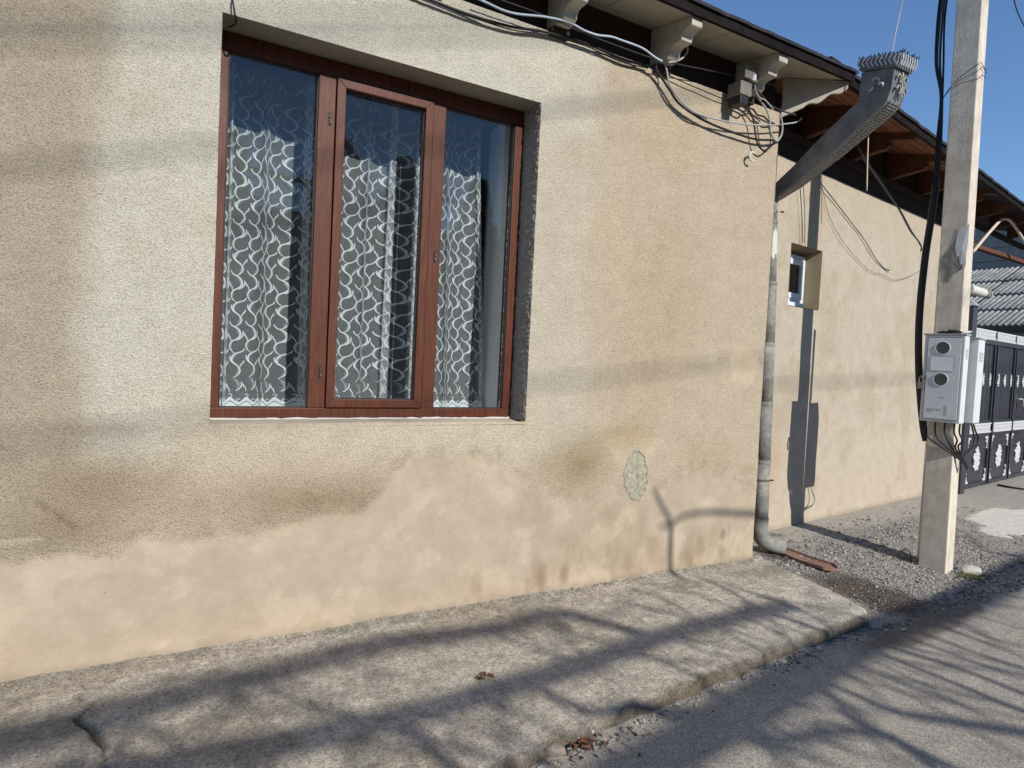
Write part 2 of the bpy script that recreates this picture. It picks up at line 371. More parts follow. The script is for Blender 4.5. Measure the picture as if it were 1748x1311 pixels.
apron = sstep(0.30, 0.16, (0.43+0.1405*X)-Y+0.22*(fbm(X*2.2, Y*2.2, 14)-0.5)-0.06*X)      # hard strip at the wall
apron = np.maximum(apron, sstep(3.2, 4.0, X+0.8*(fbm(X*2, Y*2, 15)-0.5)))
G = np.ones(X.shape+(3,))*np.array(alb(156, 151, 143, 1.1))
G = G*(1-apron[..., None])+np.array(alb(154, 148, 138, 1.1))*apron[..., None]
mud = np.clip(sstep(1.0, 0.45, np.hypot((X-0.36+0.15*(Y+0.6))/0.36, (Y+0.68)/0.48)+0.6*(fbm(X*6, Y*6, 16)-0.5)) + sstep(0.16, 0.02, np.hypot((X-0.33)/1.1, (Y-0.02)/1.2)-0.05*fbm(X*9, Y*9, 3)), 0, 1)[..., None]
G = G*(1-mud*0.85)+np.array(alb(86, 74, 64, 0.9))*mud*0.85
cp = sstep(1.05, 0.9, np.hypot((X-4.1)/0.95, (Y+0.05-0.1*(X-4))/0.33)+0.9*(fbm(X*3, Y*3, 18, 5)-0.5))[..., None]
cp = cp*0.75; G = G*(1-cp)+np.array(alb(198, 194, 184, 1.15))*cp; Z = Z+0.012*cp[..., 0]
grid_obj('gravel_verge', X, Y, Z, mGRAVEL, attrs={'stain': G, 'loose': (1-apron)*(1-cp[..., 0])}, kind='structure')

# concrete pavement with broken kerb
nu = 560; nv = 112
U, V = np.meshgrid(np.concatenate([np.linspace(0, 0.45, 40), np.linspace(0.455, 1, nu)]), np.linspace(0, 1, nv), indexing='ij')
xe = np.interp(V, [0, 0.35, 0.7, 0.92, 1], [0.13, 0.11, 0.085, 0.02, -0.08])+0.03*(fbm(V*9, V*0, 21)-0.5)
X = -12+(xe+12)*U; yk = kerb_y(X)+0.07*(fbm(X*3.2, X*0+1, 22)-0.5)+0.03*(fbm(X*14, X*0+1, 23)-0.5)
Y = 0.05+(yk-0.05)*V
zt = 0.058*np.minimum(Y, 0)+0.022*np.exp(-np.clip(-Y, 0, 1)/0.035)+0.016*(fbm(X*2.2, Y*2.2, 24)-0.5)+0.009*(fbm(X*11, Y*11, 25, 4)-0.5)+0.005*(fbm(X*40, Y*40, 26, 2)-0.5)
dk = (Y-yk); chip = 0.006+0.05*sstep(0.5, 0.75, fbm(X*3.3, X*0+5, 27))+0.022*fbm(X*17, X*0+3, 37)
zt = zt-0.045*sstep(chip*0.7, 0.0, dk)**1.2*(0.25+1.5*fbm(X*19, Y*19, 28)) - 0.075*sstep(0.05, 0.0, (1-U)*12.1 + 0.05*(fbm(V*14, V*0, 29)-0.5))**1.3
CK = [(-4.13,-0.106),(-4.15,-0.2),(-4.12,-0.276),(-4.146,-0.33),(-4.136,-0.385),(-4.105,-0.44),(-4.10,-0.50),(-4.085,-0.548),(-4.066,-0.60),(-4.075,-0.66),(-4.03,-0.74)]
ck = np.interp(Y, [p[1] for p in CK][::-1], [p[0] for p in CK][::-1])+0.06*(fbm(Y*14, Y*0, 30, 5)-0.5)
cw = 0.006+0.010*np.exp(-((Y+0.45)/0.13)**2)*(0.5+fbm(X*30, Y*30, 41)); cm = np.exp(-((X-ck)/cw)**2)*sstep(-0.08, -0.14, Y)*(0.6+0.4*np.exp(-((Y+0.46)/0.16)**2))
zt = zt-0.022*cm
for (ax_, ay_, bx_, by_, sd_) in ((-2.2, -0.02, -2.35, -1.2, 91), (-0.95, -0.05, -0.85, -1.05, 92), (-3.1, -0.45, -2.3, -0.62, 93), (-1.9, -0.55, -0.9, -0.5, 94)):
    tl = np.clip(((X-ax_)*(bx_-ax_)+(Y-ay_)*(by_-ay_))/((bx_-ax_)**2+(by_-ay_)**2), 0, 1); dd = np.hypot(X-ax_-tl*(bx_-ax_)+0.10*(fbm(X*7, Y*7, sd_, 5)-0.5), Y-ay_-tl*(by_-ay_)+0.10*(fbm(X*7+5, Y*7, sd_+40, 5)-0.5))
    cm = np.maximum(cm, 0.55*np.exp(-(dd/0.007)**2)*sstep(0.3, 0.55, fbm(X*4, Y*4, sd_+7)))
P = np.ones(X.shape+(3,))*np.array(alb(164, 156, 144, 1.2))
br = fbm(X*1.6+3, Y*2.6, 33)[..., None]; P = P*(1-0.55*sstep(0.52, 0.72, br))+np.array(alb(150, 138, 122, 1.1))*0.55*sstep(0.52, 0.72, br)
fin = (sstep(-1.9, -0.3, X)*sstep(-0.25, -0.7, Y))[..., None]; P = P*(1-0.5*fin)+np.array(alb(190, 185, 175, 1.2))*0.5*fin
rim = sstep(0.055, 0.0, dk-0.05*fbm(X*10, Y*10, 34)+0.02)[..., None]; P = P*(1-0.85*rim)+np.array(alb(96, 84, 70))*0.85*rim
wb = sstep(-0.10, -0.015, Y+0.05*(fbm(X*8, Y*8, 35)-0.5))[..., None]; P = P*(1-0.30*wb)+np.array(alb(142, 134, 120))*0.30*wb
gs = (sstep(0.56, 0.74, fbm(X*3.1, Y*5.0, 36)))[..., None]; P = P*(1-0.4*gs)+np.array(alb(122, 122, 114))*0.4*gs
P = P*(1-0.8*cm[..., None])
# skirt rows so that kerb has a face
Xs = np.concatenate([X, X[:, -1:]], 1); Ys = np.concatenate([Y, Y[:, -1:]-0.012], 1); Zs = np.concatenate([zt, zt[:, -1:]*0-0.22], 1); Ps = np.concatenate([P, P[:, -1:]*0.7], 1)
Xs = np.concatenate([Xs, Xs[-1:]+0.012], 0); Ys = np.concatenate([Ys, Ys[-1:]], 0); Zs = np.concatenate([Zs, Zs[-1:]*0-0.22], 0); Ps = np.concatenate([Ps, Ps[-1:]], 0)
grid_obj('pavement', Xs, Ys, Zs, mCONC, attrs={'stain': Ps}, kind='structure', flip=True)

# loose stones (nobody could count them)
def scatter(name, pts, mat, lo, hi, kind='stuff', label=None, cat=None, flat=0.7):
    n = len(pts); ico = bmesh.new(); bmesh.ops.create_icosphere(ico, subdivisions=1, radius=1); bv = np.array([v.co[:] for v in ico.verts])
    bf = np.array([[v.index for v in f.verts] for f in ico.faces]); ico.free()
    bv12 = bv[:]; s = lo+(hi-lo)*rng.random((n, 1, 1))**3.0; k = 1+0.5*(rng.random((n, len(bv12), 1))-0.5)
    ax = np.stack([0.8+0.5*rng.random(n), 0.6+0.4*rng.random(n), flat*(0.6+0.5*rng.random(n))], 1)[:, None, :]
    a = rng.random(n)*6.28; ca, sa = np.cos(a)[:, None], np.sin(a)[:, None]
    vtx = bv12[None]*k*s*ax; vx = vtx[..., 0]*ca-vtx[..., 1]*sa; vy = vtx[..., 0]*sa+vtx[..., 1]*ca
    vtx = np.stack([vx, vy, vtx[..., 2]], -1)+np.array(pts)[:, None, :]
    fc = (bf[None]+(np.arange(n)*len(bv12))[:, None, None]).reshape(-1, 3)
    me = bpy.data.meshes.new(name); me.from_pydata(vtx.reshape(-1, 3).tolist(), [], fc.tolist()); me.materials.append(mat)
    o = bpy.data.objects.new(name, me); col.objects.link(o); o['kind'] = kind
    if label: tag(o, label, cat)
    return o
pts = []
while len(pts) < 7500:
    x = random.uniform(-0.1, 4.2)**1.0; ya = 0.43+0.1405*x; y = random.uniform(-1.05, ya-0.12)
    if x < 0.14 and y > -1.0: continue
    dens = (1.0 if ya-y > 0.45+0.12*random.random() else 0.22)*(1.0 if x < 2.6 else 0.35)
    dens *= 0.25+1.5*max(0, float(fbm(np.array(x*3.0), np.array(y*3.0), 40))-0.3)
    if math.hypot((x-0.36+0.15*(y+0.6))/0.33, (y+0.68)/0.42) < 1.0: dens *= 0.06
    if random.random() > dens: continue
    pts.append((x, y, float(verge_z(x, y))+0.003))
scatter('gravel', pts, mPEB, 0.0025, 0.016, label='loose pale gravel spread between the pole and the pavement end', cat='gravel')
pts = []
for i in range(1100):
    x = random.uniform(-3.1, 0.3); y = float(kerb_y(x))-abs(random.gauss(0.0, 0.055))-0.012
    pts.append((x, y, -0.111))
for i in range(700):
    x = random.gauss(0.42, 0.22); y = random.gauss(-0.72, 0.2)
    if x > 0.12: pts.append((x, y, float(verge_z(x, y))+0.002))
pts2 = [(x_, float(kerb_y(x_))-abs(random.gauss(0.0, 0.03))-0.015, -0.109) for x_ in [random.gauss(-0.95, 0.45) for _ in range(260)] if x_ < 0.1]
pts2 += [(x_, float(kerb_y(x_))-abs(random.gauss(0.0, 0.02))-0.012, -0.109) for x_ in [random.uniform(-2.7, -1.2) for _ in range(90)]]
scatter('kerb_pebbles', pts2, mPEB, 0.003, 0.015, label='pale pebbles washed against the foot of the kerb', cat='pebbles')
scatter('kerb_grit', pts, mPEBD, 0.0015, 0.010, label='dark grit and small stones gathered along the kerb', cat='grit')
pts = []
for i in range(520):
    t = random.random(); pts.append((random.uniform(-4.4, 0.1), random.uniform(-1.1, -0.03), 0))
for i in range(1500): pts.append((random.uniform(-4.6, 0.05), -0.012-abs(random.gauss(0, 0.022)), 0))
pts = [(x, y, 0.058*y+0.002+0.022*math.exp(y/0.035)) for x, y, _ in pts]
scatter('pavement_crumbs', pts, mCRUMB, 0.0015, 0.0075, label='fine crumbs of mortar lying on the concrete pavement', cat='crumbs')

# ================================================================== THE HOUSE
house = thing('house', 'beige roughcast house with the large brown three-part window', 'house')
OX0, OX1, OZ0, OZ1 = -3.698, -2.033, 1.040, 2.853                       # window opening
gx = np.concatenate([np.linspace(-9, -4.7, 40)[:-1], np.arange(-4.7, OX0, 0.0135)[:-1], np.linspace(OX0, OX1, 110), np.arange(OX1, 0, 0.0135)[1:-1], [-0.02, -0.008, 0.0]])
gz = np.concatenate([np.arange(-0.30, OZ0, 0.0135)[:-1], np.linspace(OZ0, OZ1, 100), np.arange(OZ1, 3.262, 0.0135)[1:-1], [3.262]])
X, Zg = np.meshgrid(gx, gz, indexing='ij')
BX = [-9,-4.44,-4.21,-4.04,-3.955,-3.82,-3.53,-3.37,-3.15,-2.97,-2.85,-2.73,-2.46,-2.2,-2.04,-1.87,-1.56,-1.285,-1.087,-0.83,-0.56,-0.32,0.0]
BZ = [0.45,0.485,0.495,0.451,0.543,0.504,0.487,0.542,0.552,0.597,0.71,0.796,0.833,0.806,0.698,0.584,0.509,0.545,0.532,0.595,0.661,0.629,0.504]
nz1 = fbm(X*5, Zg*5, 50); nz2 = fbm(X*16, Zg*16, 51); nz3 = fbm(X*1.7, Zg*1.7, 52)
bnd = np.interp(X, BX, BZ)+0.10*(nz1-0.5)+0.07*(nz2-0.5)
smooth = sstep(0.035, -0.035, Zg-bnd)
def srgb(r, g, b): return np.array(alb(r*0.965, g*0.965, b*0.985))
C = np.ones(X.shape+(3,))*srgb(197, 180, 156)                            # right-hand roughcast
def blend(c, m): 
    global C
    m = np.clip(m, 0, 1)[..., None]; C = C*(1-m)+srgb(*c)*m
wob = 0.30*(nz3-0.5)+0.16*(nz1-0.5)
left = sstep(-3.95, -4.22, X+wob*0.8+0.05*np.sin(Zg*3)); blend((182, 167, 146), left*0.9)
# pale cleaner halo round the window
hx = np.maximum(np.maximum(OX0-0.40-X, X-(OX1+0.34)), 0); hz = np.maximum(np.maximum(OZ0-0.10-Zg, Zg-(OZ1+0.5)), 0)
halo = sstep(0.16, -0.02, np.hypot(hx, hz)+wob*0.55); blend((211, 204, 186), halo*(0.95-0.55*sstep(-2.3, -1.9, X)*sstep(2.95, 2.6, Zg)))
pale_left = sstep(0.5, 0.0, np.hypot((X+4.0)/0.32, (Zg-1.9)/1.1)+wob*0.5); blend((206, 198, 178), pale_left*0.5)  # paler oval of plaster left of the window
blend((208, 190, 162), sstep(0.30, 0.0, np.hypot(np.maximum(np.abs(X+2.9)-0.8, 0), Zg-0.97)+wob*0.3)*0.75)
def spot(cx, cz, rx, rz, c, k, s=0.1): blend(c, 0.88*k*sstep(1.0, s, np.hypot((X-cx)/rx, (Zg-cz)/rz)+wob*1.4))
spot(-1.62, 0.78, 0.40, 0.28, (156, 137, 104), 0.95, -0.1)
spot(-1.25, 0.93, 0.32, 0.16, (176, 156, 116), 0.7)
spot(-3.2, 0.66, 0.85, 0.20, (158, 136, 110), 1.0, -0.1)
spot(-4.1, 0.76, 0.50, 0.32, (160, 141, 116), 0.95, -0.1)
spot(-4.25, 0.60, 0.42, 0.13, (150, 132, 106), 0.55)
spot(-4.1, 1.02, 0.30, 0.05, (150, 132, 108), 0.4)
spot(-4.14, 2.62, 0.12, 0.45, (166, 152, 128), 0.5)
spot(-1.02, 1.75, 0.55, 0.95, (190, 166, 136), 0.6)
spot(-1.5, 2.2, 0.25, 0.7, (203, 184, 154), 0.5)
spot(-1.05, 2.85, 0.5, 0.35, (196, 170, 140), 0.5)
spot(-0.55, 0.80, 0.45, 0.22, (186, 163, 134), 0.6)
spot(-0.1, 0.68, 0.16, 0.07, (162, 144, 112), 0.5)
grain = 1-smooth*0.93
C = C*np.array([1.135, 1.17, 1.145])
# smooth render below the wavy edge
base = srgb(201, 185, 160)*np.ones(X.shape+(3,)); 
pk = sstep(0.45, 0.65, fbm(X*1.3+9, Zg*1.9, 55))[..., None]; base = base*(1-0.6*pk)+srgb(204, 185, 160)*0.6*pk
yl = sstep(0.22, 0.02, Zg+0.18*(nz1-0.5))[..., None]; base = base*(1-0.5*yl)+srgb(211, 190, 154)*0.5*yl
gy = sstep(0.50, 0.70, fbm(X*2.6, Zg*2.1, 56))[..., None]*sstep(-3.0, -2.0, X)[..., None]; base = base*(1-0.45*gy)+srgb(178, 160, 132)*0.45*gy
dr = sstep(0.58, 0.75, fbm(X*11, Zg*2.6, 57))[..., None]*sstep(0.36, 0.06, Zg)[..., None]*sstep(-2.6, -1.6, X)[..., None]; base = base*(1-0.6*dr)+srgb(150, 128, 102)*0.6*dr
mo = fbm(X*6.5+4, Zg*6.5, 81, 5); mo2 = fbm(X*3.1+8, Zg*3.7, 82, 5); mo3 = fbm(X*38, Zg*30, 83, 3)
base = base*(0.835+0.20*mo)[..., None]*(0.965+0.07*mo3)[..., None]
gv = sstep(0.52, 0.60, mo2)[..., None]; base = base*(1-0.35*gv)+srgb(190, 178, 152)*0.35*gv
gp = sstep(0.60, 0.63, mo)[..., None]; base = base*(1-0.35*gp)+srgb(214, 198, 172)*0.35*gp
C = C*(1-smooth[..., None])+base*smooth[..., None]
top = sstep(0.10, 0.0, np.abs(Zg-bnd-0.03))*sstep(0.45, 0.6, nz2); blend((172, 156, 130), top*0.35)
for cx, cz, rx, rz, k in [(-1.86,0.10,0.05,0.10,.6),(-1.70,0.10,0.045,0.08,.65),(-1.95,0.06,.04,.08,.4),(-1.2,.1,.05,.07,.35),(-0.55,.14,.06,.12,.45),(-0.33,0.22,.03,.05,.6),(-0.34,0.10,.05,.07,.45),(-2.3,0.12,0.05,0.1,.35),(-1.0,.2,.07,.1,.3),(-0.7,.1,.06,.08,.35)]:
    blend((150, 128, 102), k*sstep(1.1, 0.3, np.hypot((X-cx)/rx, (Zg-cz)/rz)+0.5*(nz2-0.5)))
foot = sstep(0.055, 0.0, Zg+0.05*(nz2-0.5)-0.01); blend((150, 138, 116), foot*0.45)
# flaky pale patch by the corner
fp = sstep(1.1, 0.7, np.hypot((X+0.22)/0.16, (Zg-1.42)/0.14)+0.6*(nz2-0.5)); blend((206, 188, 156), fp*0.8); grain = grain*(1-0.7*fp)
sc_ = sstep(0.45, 0.0, np.hypot((X+1.2)/0.9, (Zg-0.85)/0.30)+0.4*(nz1-0.5)); grain = grain*(1-0.45*sc_)
# diagonal dark rub near the left, pale chips
d1 = np.abs((X+4.245)*0.85+(Zg-0.66)*0.95)+0.03*(nz2-0.5); blend((112, 96, 76), 0.6*sstep(0.022, 0.0, d1)*sstep(0.13, 0.05, np.hypot(X+4.255, Zg-0.665)))
blend((215, 200, 172), 0.9*sstep(0.012, 0.0, np.abs(Zg-0.575-0.02*(X+4.4))+0.03*(nz2-0.5))*(X < -4.3))
Yw = -0.006*(nz3-0.5)*2-0.003*(nz1-0.5)-0.004*smooth*0+0.004*(fbm(X*60, Zg*60, 58, 2)-0.5)*grain
Yw = Yw-0.010*sstep(0.10, -0.05, Zg)                                     # flared mortar foot
ic, jc = 0.5*(gx[1:]+gx[:-1]), 0.5*(gz[1:]+gz[:-1]); IC, JC = np.meshgrid(ic, jc, indexing='ij')
keep = ~((IC > OX0) & (IC < OX1) & (JC > OZ0) & (JC < OZ1))
Xw = X+np.where(np.isclose(X, OX0) | np.isclose(X, OX1), 0.004*(fbm(Zg*6, Zg*0, 60)-0.5), 0); Zw = Zg+np.where(np.isclose(Zg, OZ0), 0.006*(fbm(X*7, X*0, 61)-0.5), 0)
Yw = np.where(X > -0.015, Yw+0.004, Yw); 
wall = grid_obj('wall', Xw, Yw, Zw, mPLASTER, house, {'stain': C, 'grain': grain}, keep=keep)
# end wall in the recess
def plaster_strip(name, ax, bx, nseg_u, nseg_v, fn, colr, g, parent, flip=False):
    u, v = np.meshgrid(np.linspace(0, 1, nseg_u), np.linspace(0, 1, nseg_v), indexing='ij'); x, y, z = fn(u, v)
    cc = np.ones(u.shape+(3,))*np.array(colr)*(0.9+0.2*fbm(x*6+y*6, z*6, 63))[..., None]
    return grid_obj(name, x, y, z, mPLASTER, parent, {'stain': cc, 'grain': np.ones(u.shape)*g}, flip=flip)
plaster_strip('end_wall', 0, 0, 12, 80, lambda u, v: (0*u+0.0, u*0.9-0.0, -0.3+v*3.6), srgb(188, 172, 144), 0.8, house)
# reveals of the opening (shade painted in: right jamb and lintel coloured darker)
RD = 0.165
JX = 0.012
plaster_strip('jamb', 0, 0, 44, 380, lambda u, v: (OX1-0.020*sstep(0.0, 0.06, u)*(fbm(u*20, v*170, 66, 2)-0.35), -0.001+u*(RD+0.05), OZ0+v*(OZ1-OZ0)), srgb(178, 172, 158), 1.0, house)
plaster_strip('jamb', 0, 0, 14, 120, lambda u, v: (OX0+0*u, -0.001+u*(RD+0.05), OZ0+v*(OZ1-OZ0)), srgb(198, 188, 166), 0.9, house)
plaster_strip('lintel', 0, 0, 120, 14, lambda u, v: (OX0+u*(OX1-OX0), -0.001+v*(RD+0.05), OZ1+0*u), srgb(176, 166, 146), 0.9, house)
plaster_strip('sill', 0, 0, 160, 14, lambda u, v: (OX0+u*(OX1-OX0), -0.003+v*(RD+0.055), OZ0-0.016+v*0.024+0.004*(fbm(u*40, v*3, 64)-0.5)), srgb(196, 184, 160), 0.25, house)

# exposed cement patch with lifted rim
pm = MB(); cxp, czp = -1.168, 0.70
ring = [(0.0,0.155),(0.045,0.115),(0.075,0.05),(0.088,-0.02),(0.085,-0.09),(0.05,-0.15),(0.01,-0.165),(-0.04,-0.145),(-0.085,-0.08),(-0.10,-0.01),(-0.085,0.06),(-0.045,0.12)]
rr = catmull([(a, 0, b) for a, b in ring+[ring[0]]], 3)[:-1]
rr = catmull([(a, 0, b) for a, b in ring+[ring[0]]], 6)[:-1]; n = len(rr); vs_ = [(cxp, -0.004, czp)]; rj = random.Random(4); jit = [1+rj.uniform(-0.035, 0.035) for _ in rr]
for k, q in ((0.25, -0.005), (0.5, -0.006), (0.7, -0.004), (0.86, -0.003), (0.93, -0.003), (0.98, -0.008), (1.06, -0.007), (1.14, 0.006)):
    for i, p in enumerate(rr):
        jj = 1+(jit[i]-1)*k+(0.025*math.sin(i*0.9+k*2)); vs_.append((cxp+p.x*k*jj, q+rj.uniform(-0.0022, 0.0018), czp+p.z*k*jj))
fs = [(0, 1+i, 1+(i+1) % n) for i in range(n)]
for k in range(7): fs += [(1+k*n+i, 1+k*n+(i+1) % n, 1+(k+1)*n+(i+1) % n, 1+(k+1)*n+i) for i in range(n)]
po = pm.add(vs_, fs).build('plaster_patch', mCEMENT, house); po['label'] = 'egg-shaped patch of bare grey cement low on the wall'

# ---- eaves of the house
def sof(y): return 3.512+0.15*y                                          # underside of the boards
MB().box(-9, -0.012, 0.05, 0.16, 3.20, 3.70).build('wall_plate', mDARKBEAM, house)
MB().box(-9, -0.002, 0.004, 0.055, 3.2, 3.2615).build('wall_top', mCEMENT, house)
m = MB()                                                                 # soffit boards, joints left open
cuts = [-9.0, -7.4, -5.8, -4.2, -2.92, -1.62, -0.86, 0.0]
for a, b in zip(cuts[:-1], cuts[1:]):
    g = 0.003; x1 = b-g
    def brd(xa, xb, ya, yb, xc=None): 
        xc = xb if xc is None else xc
        q = MB(); q.hexa([(xa, ya, sof(ya)), (xc, ya, sof(ya)), (xb, yb, sof(yb)), (xa, yb, sof(yb)), (xa, ya, sof(ya)+0.018), (xc, ya, sof(ya)+0.018), (xb, yb, sof(yb)+0.018), (xa, yb, sof(yb)+0.018)])
        return q
    last = b == 0.0
    brd(a+g, x1, -0.305, -0.010, 0.285 if last else None).build('soffit_board', mSOFFIT, house, bevel=0.002)
    brd(a+g-0.35, x1 if last else x1-0.35, -0.003, 0.054).build('soffit_board', mSOFFIT, house, bevel=0.002)
PROF = [(0.055,3.517),(-0.05,3.502),(-0.30,3.464),(-0.302,3.458),(-0.302,3.416),(-0.296,3.410),(-0.272,3.407),(-0.25,3.400),(-0.236,3.392),(-0.228,3.385),(-0.222,3.356),(-0.20,3.350),(-0.172,3.350),(-0.15,3.346),(-0.136,3.336),(-0.128,3.328),(-0.124,3.302),(-0.105,3.286),(-0.075,3.276),(-0.045,3.280),(-0.02,3.292),(0.055,3.296)]
for x0 in (-0.425, -1.207, -1.989, -2.771):
    c = MB().prism(PROF, x0, x0+0.085).build('corbel', mCORBEL, house, bevel=0.002)
    MB().box(x0-0.02, x0+0.105, -0.035, 0.055, 3.235, 3.278).build('corbel_shade_foot', mDARKBEAM, c, bevel=0.004)  # dark foot block standing in for the corbel's shadow on the wall
# diagonal board with a wavy edge at the hip of the eaves
q = []
for i in range(25):
    t = i/24; q.append((t, 3.235+0.185*t+(0.013*math.sin(t*19) if t > 0.35 else 0)))
vs_ = []
for off in (0.0, 0.022):
    for t, z in q: vs_.append((0.31*t+0.01+off*0.7, -0.30*t+off*0.7, z))
    for t, z in reversed(q): vs_.append((0.31*t+0.01+off*0.7, -0.30*t+off*0.7, sof(-0.30*t)-0.001))
n = len(q); L = 2*n
fs = [(i, i+1, L-2-i, L-1-i) for i in range(n-1)]+[(L+i, L+L-1-i, L+L-2-i, L+i+1) for i in range(n-1)]+[(i, L+i, L+(i+1) % L, (i+1) % L) for i in range(L)]
MB().add(vs_, fs).build('hip_board', mCORBEL, house)
MB().hexa([(-9,-0.329,3.458),(0.345,-0.329,3.458),(0.345,-0.306,3.458),(-9,-0.306,3.458),(-9,-0.333,3.512),(0.35,-0.333,3.512),(0.35,-0.306,3.514),(-9,-0.306,3.514)]).build('fascia', mFASCIA, house, bevel=0.003)
# corrugated roof sheets
def corrugated(x0, x1, y0, z0, y1, z1, pitch=0.15, amp=0.022, th=0.008, n=8):
    k = max(2, int((x1-x0)/pitch*n)); vs_ = []; fs = []
    for i in range(k+1):
        x = x0+(x1-x0)*i/k; d = amp*(0.5+0.5*math.sin(2*math.pi*x/pitch))
        vs_ += [(x, y0, z0+d), (x, y1, z1+d), (x, y0, z0+d+th), (x, y1, z1+d+th)]
    for i in range(k):
        a = i*4; b = a+4
        fs += [(a, b, b+1, a+1), (a+2, a+3, b+3, b+2), (a, a+2, b+2, b), (a+1, b+1, b+3, a+3)]
    return vs_, fs
def flat_sheet(x0, x1, y0, z0, y1, z1, th=0.018, seed=0):
    k = 24; vs_ = []; rr1 = random.Random(seed)
    for i in range(k+1):
        x = x0+(x1-x0)*i/k; d = rr1.uniform(-0.0025, 0.0025); e = rr1.uniform(-0.003, 0.003)
        vs_ += [(x, y0+e, z0+d), (x, y1, z1), (x, y0+e, z0+d+th), (x, y1, z1+th)]
    fs = []
    for i in range(k):
        a = i*4; b = a+4; fs += [(a, b, b+1, a+1), (a+2, a+3, b+3, b+2), (a, a+2, b+2, b), (a+1, b+1, b+3, a+3)]
    fs += [(0, 1, 3, 2), (4*k, 4*k+2, 4*k+3, 4*k+1)]
    return vs_, fs
for i in range(5):
    a = -9.0+i*1.87; v_, f_ = flat_sheet(a, min(a+1.9, 0.36), -0.348, 3.514+0.002*(i % 2), 3.4, 4.60+0.002*(i % 2), 0.020, i); MB().add(v_, f_).build('roof_sheet', mROOFEDGE, house)

# ---- big window: frame > posts, sash, panes
FY = 0.170
win = MB()
FX0, FX1, FZ0, FZ1 = OX0+0.003, OX1-0.004, 1.046, OZ1-0.004
win.box(FX0, FX1, FY, FY+0.07, FZ0, 1.099); win.box(FX0, FX1, FY, FY+0.07, 2.772, FZ1)
win.box(FX0, -3.645, FY, FY+0.07, 1.099, 2.772); win.box(-2.094, FX1, FY, FY+0.07, 1.099, 2.772)
window = win.build('window', mFRAME, house, bevel=0.004); window['label'] = 'large brown three-part window with lace behind its panes'
MB().box(-3.231, -3.146, FY-0.003, FY+0.067, 1.1, 2.771).build('mullion', mFRAME, window, bevel=0.004)
MB().box(-2.612, -2.539, FY-0.003, FY+0.067, 1.1, 2.771).build('mullion', mFRAME, window, bevel=0.004)
sash = MB()
def miter(m_, x0, x1, z0, z1, wd, y0, y1):
    a = [(x0, z0), (x1, z0), (x1, z1), (x0, z1)]; b = [(x0+wd, z0+wd), (x1-wd, z0+wd), (x1-wd, z1-wd), (x0+wd, z1-wd)]
    for i in range(4):
        j = (i+1) % 4; e = 0.0006
        P_ = [a[i], a[j], b[j], b[i]]; m_.hexa([(p[0], y0, p[1]) for p in P_]+[(p[0], y1, p[1]) for p in P_])
miter(sash, -3.142, -2.617, 1.102, 2.768, 0.044, FY-0.014, FY+0.05)
sash.build('sash', mFRAME, window, bevel=0.003)
for (a, b, c, d) in ((-3.645, -3.231, 1.099, 2.772), (-3.098, -2.661, 1.146, 2.724), (-2.539, -2.094, 1.099, 2.772)):
    pane = MB().box(a+0.004, b-0.004, FY+0.030, FY+0.035, c+0.004, d-0.004).build('pane', mGLASS, window)
    gk = MB(); wd = 0.005
    for e in ((a, a+wd, c, d), (b-wd, b, c, d), (a, b, c, c+wd), (a, b, d-wd, d)): gk.box(e[0], e[1], FY+0.012, FY+0.029, e[2], e[3])
    gk.build('gasket', mGASKET, pane)
for (x, z) in ((-3.174, 2.557), (-3.176, 1.286), (-2.572, 1.941)):
    hh = MB().box(x-0.007, x+0.007, FY-0.006, FY-0.0005, z-0.032, z+0.032).build('hinge_slot', mGASKET, window)
    MB().tube([(x+0.003, FY-0.012, z-0.026), (x+0.003, FY-0.012, z-0.004)], 0.004, 8).build('pin', mSTEEL, hh)
    MB().tube([(x+0.003, FY-0.012, z+0.004), (x+0.003, FY-0.012, z+0.014)], 0.004, 8).build('pin', mSTEEL, hh)
rs_ = random.Random(21); bd = MB()
bd.tube([(FX0+0.01+(FX1-FX0-0.02)*i/60, FY-0.003+rs_.uniform(-.002, .001), FZ0-0.003+rs_.uniform(-.002, .002)) for i in range(61)], [rs_.uniform(0.004, 0.0085) for i in range(61)], 6)
bd.build('sealant_bead', mWHITEPAINT, window, smooth=True)
# inside: splayed jambs, board and a dim room
MB().hexa([(OX1-0.02, 0.245, 1.03), (OX1+0.05, 0.245, 1.03), (OX1+0.09, 0.75, 1.03), (OX1+0.03, 0.75, 1.03), (OX1-0.02, 0.245, 2.87), (OX1+0.05, 0.245, 2.87), (OX1+0.09, 0.75, 2.87), (OX1+0.03, 0.75, 2.87)]).build('inner_jamb', mJAMB, house)
MB().hexa([(OX0-0.05, 0.245, 1.03), (OX0+0.0, 0.245, 1.03), (OX0-0.04, 0.75, 1.03), (OX0-0.09, 0.75, 1.03), (OX0-0.05, 0.245, 2.87), (OX0+0.0, 0.245, 2.87), (OX0-0.04, 0.75, 2.87), (OX0-0.09, 0.75, 2.87)]).build('inner_jamb', mJAMB, house)
MB().box(OX0-0.1, OX1+0.1, 0.245, 0.78, 1.01, 1.045).build('window_board', mJAMB, house)
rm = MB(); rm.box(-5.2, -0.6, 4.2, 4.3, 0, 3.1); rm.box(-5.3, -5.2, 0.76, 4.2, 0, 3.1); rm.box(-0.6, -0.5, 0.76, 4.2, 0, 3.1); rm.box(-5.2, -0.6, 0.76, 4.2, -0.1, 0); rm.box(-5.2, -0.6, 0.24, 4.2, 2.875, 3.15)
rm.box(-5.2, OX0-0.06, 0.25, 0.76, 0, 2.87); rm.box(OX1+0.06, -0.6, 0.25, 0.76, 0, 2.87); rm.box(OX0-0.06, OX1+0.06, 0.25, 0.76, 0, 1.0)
rm.build('room', mROOM, house)

